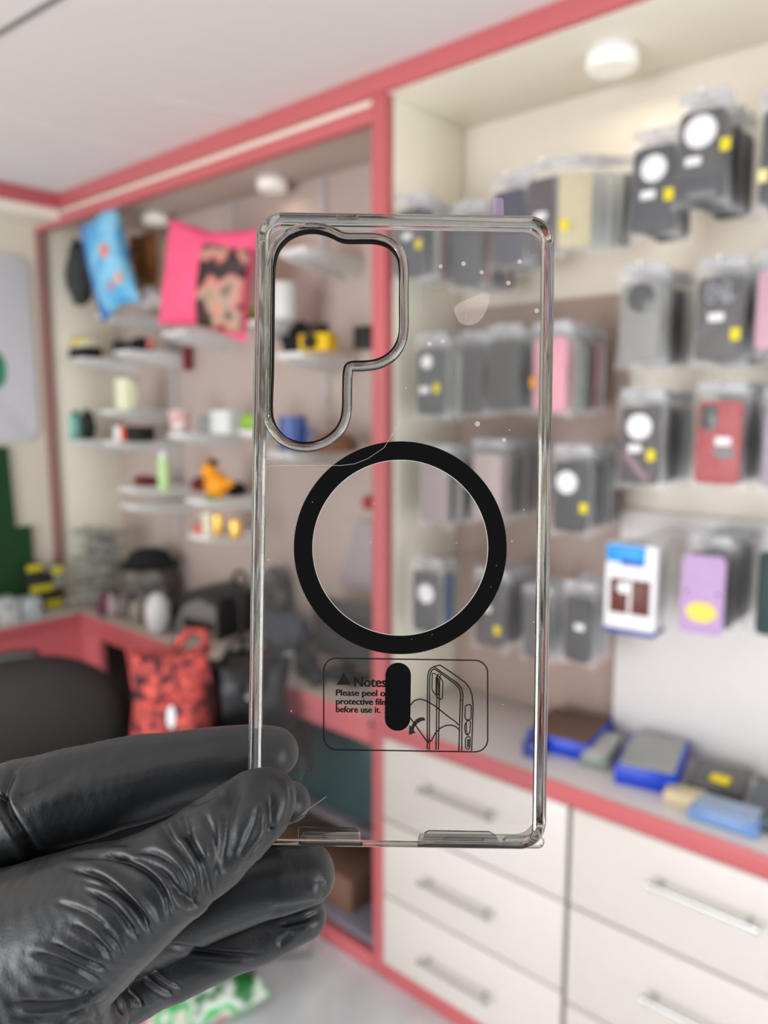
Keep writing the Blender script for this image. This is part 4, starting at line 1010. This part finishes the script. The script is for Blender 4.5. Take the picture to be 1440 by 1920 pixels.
for px, py, r in ((869, 495, 4.5), (974, 491, 4.5), (903, 511, 4), (953, 531, 4.5), (805, 645, 4.5), (895, 795, 5), (945, 825, 4), (1006, 583, 4.5), (830, 640, 4), (826, 500, 4)):
    x, y = L(px, py); dm.prism([(x+r*S*math.cos(t), y+r*S*math.sin(t)) for t in [2*PI*j/12 for j in range(12)]], .00004, 'z', .0002)
o = dm.build('dust', mat('dust_pale', (226, 222, 212), .6, alpha=.24), case, smooth=False); tag(o, kind='stuff')
ribbon([(566, 1528), (582, 1514), (598, 1503), (612, 1493)], 1.1*S, z=.0002).build('scratch', mat('scratch_pale', (200, 190, 170), .4, alpha=.4), case, smooth=False)
# side buttons and port details
def Lz(px, py, z):
    k = (DC-z)/DC
    return L(720+(px-720)*k, 960+(py-960)*k)
def sbtn(y0, y1, px, w=5, name='side_button'):
    a, c = L(px, y0), L(px-.012*(y1-y0), y1)
    x = (a[0]+c[0])/2
    MB().box(-CW/2-w*S, -CW/2+.0004, c[1], a[1], -.0062, -.0034, .0005).build(name, clr, case)
sbtn(690, 858, 470, 4); sbtn(928, 1040, 468, 3)
def tube_px(pts, r, z, name, m):
    MB().tube([(*Lz(p[0], p[1], z), z) for p in pts], r, 8, True).build(name, m, case)
tube_px(rr_px(632, 405, 670, 411, 2.8, 4), .00022, .0006, 'microphone_slot', clr)
tube_px(rr_px(944, 1568, 1018, 1588, 9.5, 6), .0004, -.006, 'port_cutout', clr)
tube_px(rr_px(832, 1571, 906, 1579, 3.9, 5), .0003, -.006, 'port_cutout', clr)
MB().prism([Lz(p[0], p[1], -.0062) for p in [(792, 1582), (796, 1560), (804, 1556), (918, 1558), (930, 1566), (934, 1582)]], .0008, 'z', -.0066).build('port_tab', clr, case)
MB().prism([Lz(p[0], p[1], -.0062) for p in [(560, 1549), (664, 1551), (672, 1557), (672, 1577), (560, 1576)]], .0008, 'z', -.0066).build('port_tab', clr, case)

# ------------------------------------------------------------------ the gloved hand (one continuous surface)
HO = Vector((-.09, -.13, -.215))
def hp(px, py, d): return Vector(((px-720)*d/FP, -(py-960)*d/FP, -d))
THUMB = [(497, 1499, .1935, 60), (478, 1516, .1930, 72), (440, 1548, .1915, 80), (400, 1580, .1900, 84), (350, 1615, .1890, 86), (300, 1650, .1885, 96), (235, 1690, .1890, 113), (150, 1737, .1925, 140), (60, 1790, .1970, 165), (-60, 1850, .2030, 190)]
INDEX = [(514, 1410, .2240, 47), (480, 1416, .2238, 56), (420, 1427, .2232, 64), (350, 1441, .2225, 72), (270, 1458, .2215, 80), (190, 1478, .2200, 86), (110, 1497, .2185, 88), (40, 1513, .2185, 90), (-50, 1545, .2220, 92), (-150, 1620, .2300, 100), (-230, 1730, .2400, 115)]
MIDDLE = [(546, 1502, .2345, 38), (480, 1512, .2350, 47), (380, 1525, .2360, 58), (260, 1545, .2370, 66), (130, 1578, .2380, 75), (-40, 1650, .2400, 100), (-160, 1780, .2450, 120)]
RING = [(574, 1640, .2250, 56), (530, 1645, .2248, 64), (450, 1668, .2245, 68), (360, 1700, .2245, 72), (270, 1735, .2250, 78), (160, 1780, .2270, 88), (20, 1840, .2300, 110), (-140, 1890, .2350, 130)]
LITTLE = [(566, 1716, .2360, 46), (525, 1733, .2360, 52), (450, 1758, .2350, 60), (370, 1785, .2340, 66), (290, 1812, .2330, 74), (210, 1845, .2320, 84), (100, 1880, .2330, 105), (-60, 1930, .2370, 130)]
PALM = [(150, 1905, .2120, 92), (110, 1950, .2120, 120), (-40, 1930, .2160, 190), (-180, 1900, .2300, 190), (-330, 2030, .2400, 200), (-560, 2230, .2550, 190), (-900, 2520, .28, 180)]
THENAR = [(112, 1800, .1945, 105), (82, 1890, .1960, 124), (45, 2010, .2030, 165)]
def chain(mb, C):
    P = [hp(x, y, d)-HO for x, y, d, r in C]; R_ = [r*d/FP for x, y, d, r in C]
    # resample with many rings so that the taper is smooth
    for i in range(len(P)-1):
        n = max(2, int((P[i+1]-P[i]).length/(min(R_[i], R_[i+1])*.2)))
        for k in range(n+1):
            t = k/n
            if k == n and i < len(P)-2: continue
            r = R_[i]*(1-t)+R_[i+1]*t
            mb.blob(P[i].lerp(P[i+1], t), (r, r, r), 3)
    return mb
mb = MB()
for C in (THUMB, INDEX, MIDDLE, RING, LITTLE, PALM, THENAR): chain(mb, C)
tmp_me = mb.mesh('hand_tmp'); tmp = bpy.data.objects.new('hand_tmp', tmp_me); COL.objects.link(tmp)
rm = tmp.modifiers.new('r', 'REMESH'); rm.mode = 'VOXEL'; rm.voxel_size = .00043
sm = tmp.modifiers.new('s', 'SMOOTH'); sm.factor = .5; sm.iterations = 18
dg = bpy.context.evaluated_depsgraph_get()
hme = bpy.data.meshes.new_from_object(tmp.evaluated_get(dg)); bpy.data.objects.remove(tmp)
hme.name = 'gloved_hand'
nv = len(hme.vertices)
co = np.empty(nv*3, dtype=np.float64); hme.vertices.foreach_get('co', co); co = co.reshape(-1, 3)
def normals():
    n = np.empty(nv*3, dtype=np.float32); hme.vertex_normals.foreach_get('vector', n); return n.reshape(-1, 3).astype(np.float64)
nr = normals()
w3 = co+np.array(HO)
PX = 720+FP*w3[:, 0]/(-w3[:, 2]); PY = 960-FP*w3[:, 1]/(-w3[:, 2])
def cdist(C):
    P = np.array([list(hp(x, y, d)) for x, y, d, r in C]); R_ = np.array([r*d/FP for x, y, d, r in C]); best = np.full(nv, 1e9)
    for i in range(len(P)-1):
        ab = P[i+1]-P[i]; t = np.clip(((w3-P[i])@ab)/(ab@ab), 0, 1)
        d = np.linalg.norm(w3-P[i]-t[:, None]*ab, axis=1)-(R_[i]*(1-t)+R_[i+1]*t); best = np.minimum(best, d)
    return best
cd = np.stack([cdist(C) for C in (THUMB, INDEX, MIDDLE, RING, LITTLE, PALM, THENAR)])
own = cd.argmin(0)
front = np.clip((nr@np.array([0, 0, 1.]))*2.2+.25, 0, 1)
def fold(pts, w, amp, owners, side=1, ridge=.7):
    """one crease: a groove with a swollen lip on one side; w in px, amp in mm"""
    P = np.array(catmull_open(pts)); best = np.full(nv, 1e9); sgn = np.ones(nv); tt = np.zeros(nv)
    Lc = np.concatenate([[0], np.cumsum(np.linalg.norm(np.diff(P, axis=0), axis=1))]); Lt = Lc[-1]
    for i in range(len(P)-1):
        a = P[i]; ab = P[i+1]-a; l2 = ab@ab
        t = np.clip(((PX-a[0])*ab[0]+(PY-a[1])*ab[1])/l2, 0, 1)
        dx = PX-a[0]-t*ab[0]; dy = PY-a[1]-t*ab[1]; d = np.hypot(dx, dy); m = d < best
        best[m] = d[m]; sgn[m] = np.sign(ab[0]*dy-ab[1]*dx)[m]; tt[m] = ((Lc[i]+t*(Lc[i+1]-Lc[i]))/Lt)[m]
    fade = np.clip(np.minimum(tt, 1-tt)*5, 0.12, 1)
    s = best*sgn*side
    prof = -np.exp(-(s/w)**2)+ridge*.75*np.exp(-((s-2.7*w)/(1.9*w))**2)+ridge*.2*np.exp(-((s+2.2*w)/(1.4*w))**2)
    mask = np.isin(own, owners)*front*(best < 8*w)
    return amp*.001*prof*fade*mask
def catmull_open(P, n=6):
    P = [P[0]]+list(P)+[P[-1]]; out = []
    for i in range(1, len(P)-2):
        p0, p1, p2, p3 = P[i-1], P[i], P[i+1], P[i+2]
        for k in range(n):
            t = k/n
            out.append(tuple(.5*((2*p1[j])+(-p0[j]+p2[j])*t+(2*p0[j]-5*p1[j]+4*p2[j]-p3[j])*t*t+(-p0[j]+3*p1[j]-3*p2[j]+p3[j])*t**3) for j in (0, 1)))
    out.append(P[-2]); return out
T = (0, 5, 6)
disp = np.zeros(nv)
for pts, w, a, sd in [
    ([(455, 1450), (436, 1500), (428, 1540), (423, 1583), (414, 1645)], 12, 1.7, 1),
    ([(500, 1472), (508, 1500), (508, 1540), (506, 1573), (476, 1618), (434, 1656)], 9, 1.5, 1),
    ([(486, 1500), (478, 1540), (462, 1580), (442, 1612)], 7, .8, -1),
    ([(525, 1548), (505, 1560), (480, 1585), (455, 1620)], 4, .7, 1),
    ([(542, 1470), (546, 1500), (538, 1535)], 4, .5, 1),
    ([(425, 1480), (385, 1500), (352, 1508)], 8, 1.2, -1),
    ([(385, 1520), (400, 1570), (402, 1630), (398, 1672)], 6, .7, -1),
    ([(340, 1512), (350, 1550), (358, 1585), (381, 1622), (391, 1660), (394, 1695)], 8, 1.6, 1),
    ([(345, 1560), (366, 1592), (384, 1622)], 5, .9, -1),
    ([(297, 1534), (321, 1573), (350, 1612), (366, 1650), (364, 1690)], 8, 1.5, 1),
    ([(322, 1656), (345, 1682), (364, 1690), (368, 1660)], 6, 1.2, 1),
    ([(330, 1535), (338, 1560), (348, 1575)], 7, 1.0, -1),
    ([(131, 1609), (194, 1605), (253, 1622), (292, 1651), (314, 1690), (318, 1729)], 5, 1.6, -1),
    ([(205, 1610), (262, 1612), (310, 1640), (332, 1670)], 5, .8, -1),
    ([(122, 1627), (185, 1644), (233, 1678), (267, 1717), (286, 1757)], 5, 1.5, -1),
    ([(160, 1668), (209, 1697), (243, 1736), (260, 1762)], 5, 1.2, -1),
    ([(131, 1733), (180, 1763), (214, 1800)], 5, 1.1, -1),
    ([(185, 1742), (215, 1765), (232, 1790)], 4, .8, -1),
    ([(92, 1768), (146, 1795), (206, 1820)], 5, 1.1, -1),
    ([(50, 1785), (120, 1804), (185, 1838), (204, 1845)], 5, 1.0, -1),
    ([(20, 1880), (80, 1884), (140, 1876), (200, 1846)], 5, 1.2, 1),
    ([(60, 1920), (120, 1910), (175, 1880)], 5, .8, 1),
    ([(150, 1650), (215, 1672), (262, 1708), (284, 1742)], 4, .6, -1),
    ([(100, 1690), (160, 1712), (205, 1745), (236, 1772)], 5, .7, -1),
    ([(60, 1830), (120, 1845), (180, 1868)], 5, .6, 1),
    ([(230, 1605), (285, 1600), (330, 1625), (350, 1660), (352, 1700)], 5, .9, -1),
    ([(30, 1905), (90, 1908), (150, 1896), (195, 1872)], 5, .8, 1),
    ([(170, 1880), (180, 1905), (184, 1935)], 5, .6, 1)]:
    disp += fold(pts, w*(.95 if w < 6 else 1.1), a*.85, T, sd)
for pts, w, a, sd in [([(-30, 1480), (5, 1500), (20, 1530), (50, 1575), (75, 1600)], 7, 1.6, 1), ([(30, 1440), (12, 1480), (8, 1520)], 6, 1.0, -1),
    ([(20, 1500), (60, 1490), (140, 1450)], 9, .6, 1), ([(60, 1470), (130, 1440), (230, 1410)], 12, .4, 1), ([(180, 1440), (300, 1410), (450, 1388)], 8, .5, 1)]:
    disp += fold(pts, w, a, (1,), sd)
for pts, w, a, sd in [([(604, 1650), (608, 1690)], 5, .5, 1), ([(520, 1735), (570, 1724), (608, 1706)], 6, .8, 1), ([(500, 1712), (560, 1700), (600, 1692)], 7, .8, -1), ([(300, 1770), (370, 1782), (440, 1790), (490, 1788)], 5, .9, 1),
    ([(270, 1828), (300, 1850), (330, 1866)], 5, .9, 1), ([(285, 1812), (315, 1838), (345, 1852)], 4, .6, 1), ([(232, 1850), (256, 1872), (270, 1890)], 6, 1.1, 1), ([(215, 1845), (224, 1880), (236, 1905)], 5, 1.2, 1),
    ([(550, 1745), (520, 1775)], 7, .6, 1)]:
    disp += fold(pts, w, a, (3, 4, 5), sd)
# slack of the loose glove
q = co*95
lo = np.array([noise.noise(Vector(v)) for v in q[::1]])
disp += lo*.0005
co2 = co+nr*disp[:, None]
hme.vertices.foreach_set('co', co2.ravel().astype(np.float32)); hme.update()
for p_ in hme.polygons: p_.use_smooth = True
gm_, nt, b = node_mat('black_nitrile')
b.inputs['Base Color'].default_value = (.010, .0112, .0135, 1); b.inputs['Roughness'].default_value = .40; b.inputs['Specular IOR Level'].default_value = .55
tc = nt.nodes.new('ShaderNodeTexCoord'); n1 = nt.nodes.new('ShaderNodeTexNoise'); n1.inputs['Scale'].default_value = 1500; n1.inputs['Detail'].default_value = 3
n2 = nt.nodes.new('ShaderNodeTexNoise'); n2.inputs['Scale'].default_value = 120
bp = nt.nodes.new('ShaderNodeBump'); bp.inputs['Strength'].default_value = .25; bp.inputs['Distance'].default_value = .0003
ad = nt.nodes.new('ShaderNodeMath'); ad.operation = 'ADD'
nt.links.new(tc.outputs['Object'], n1.inputs['Vector']); nt.links.new(tc.outputs['Object'], n2.inputs['Vector'])
nt.links.new(n1.outputs['Fac'], ad.inputs[0]); nt.links.new(n2.outputs['Fac'], ad.inputs[1]); nt.links.new(ad.outputs[0], bp.inputs['Height']); nt.links.new(bp.outputs['Normal'], b.inputs['Normal'])
hand = link('gloved_hand', hme, gm_)
hand.matrix_world = Matrix.Translation(EYE) @ CROT @ Matrix.Translation(HO)
tag(hand, 'hand in a wrinkled black rubber glove pinching the lower left corner of the clear case', 'hand')
print('hand verts', nv)
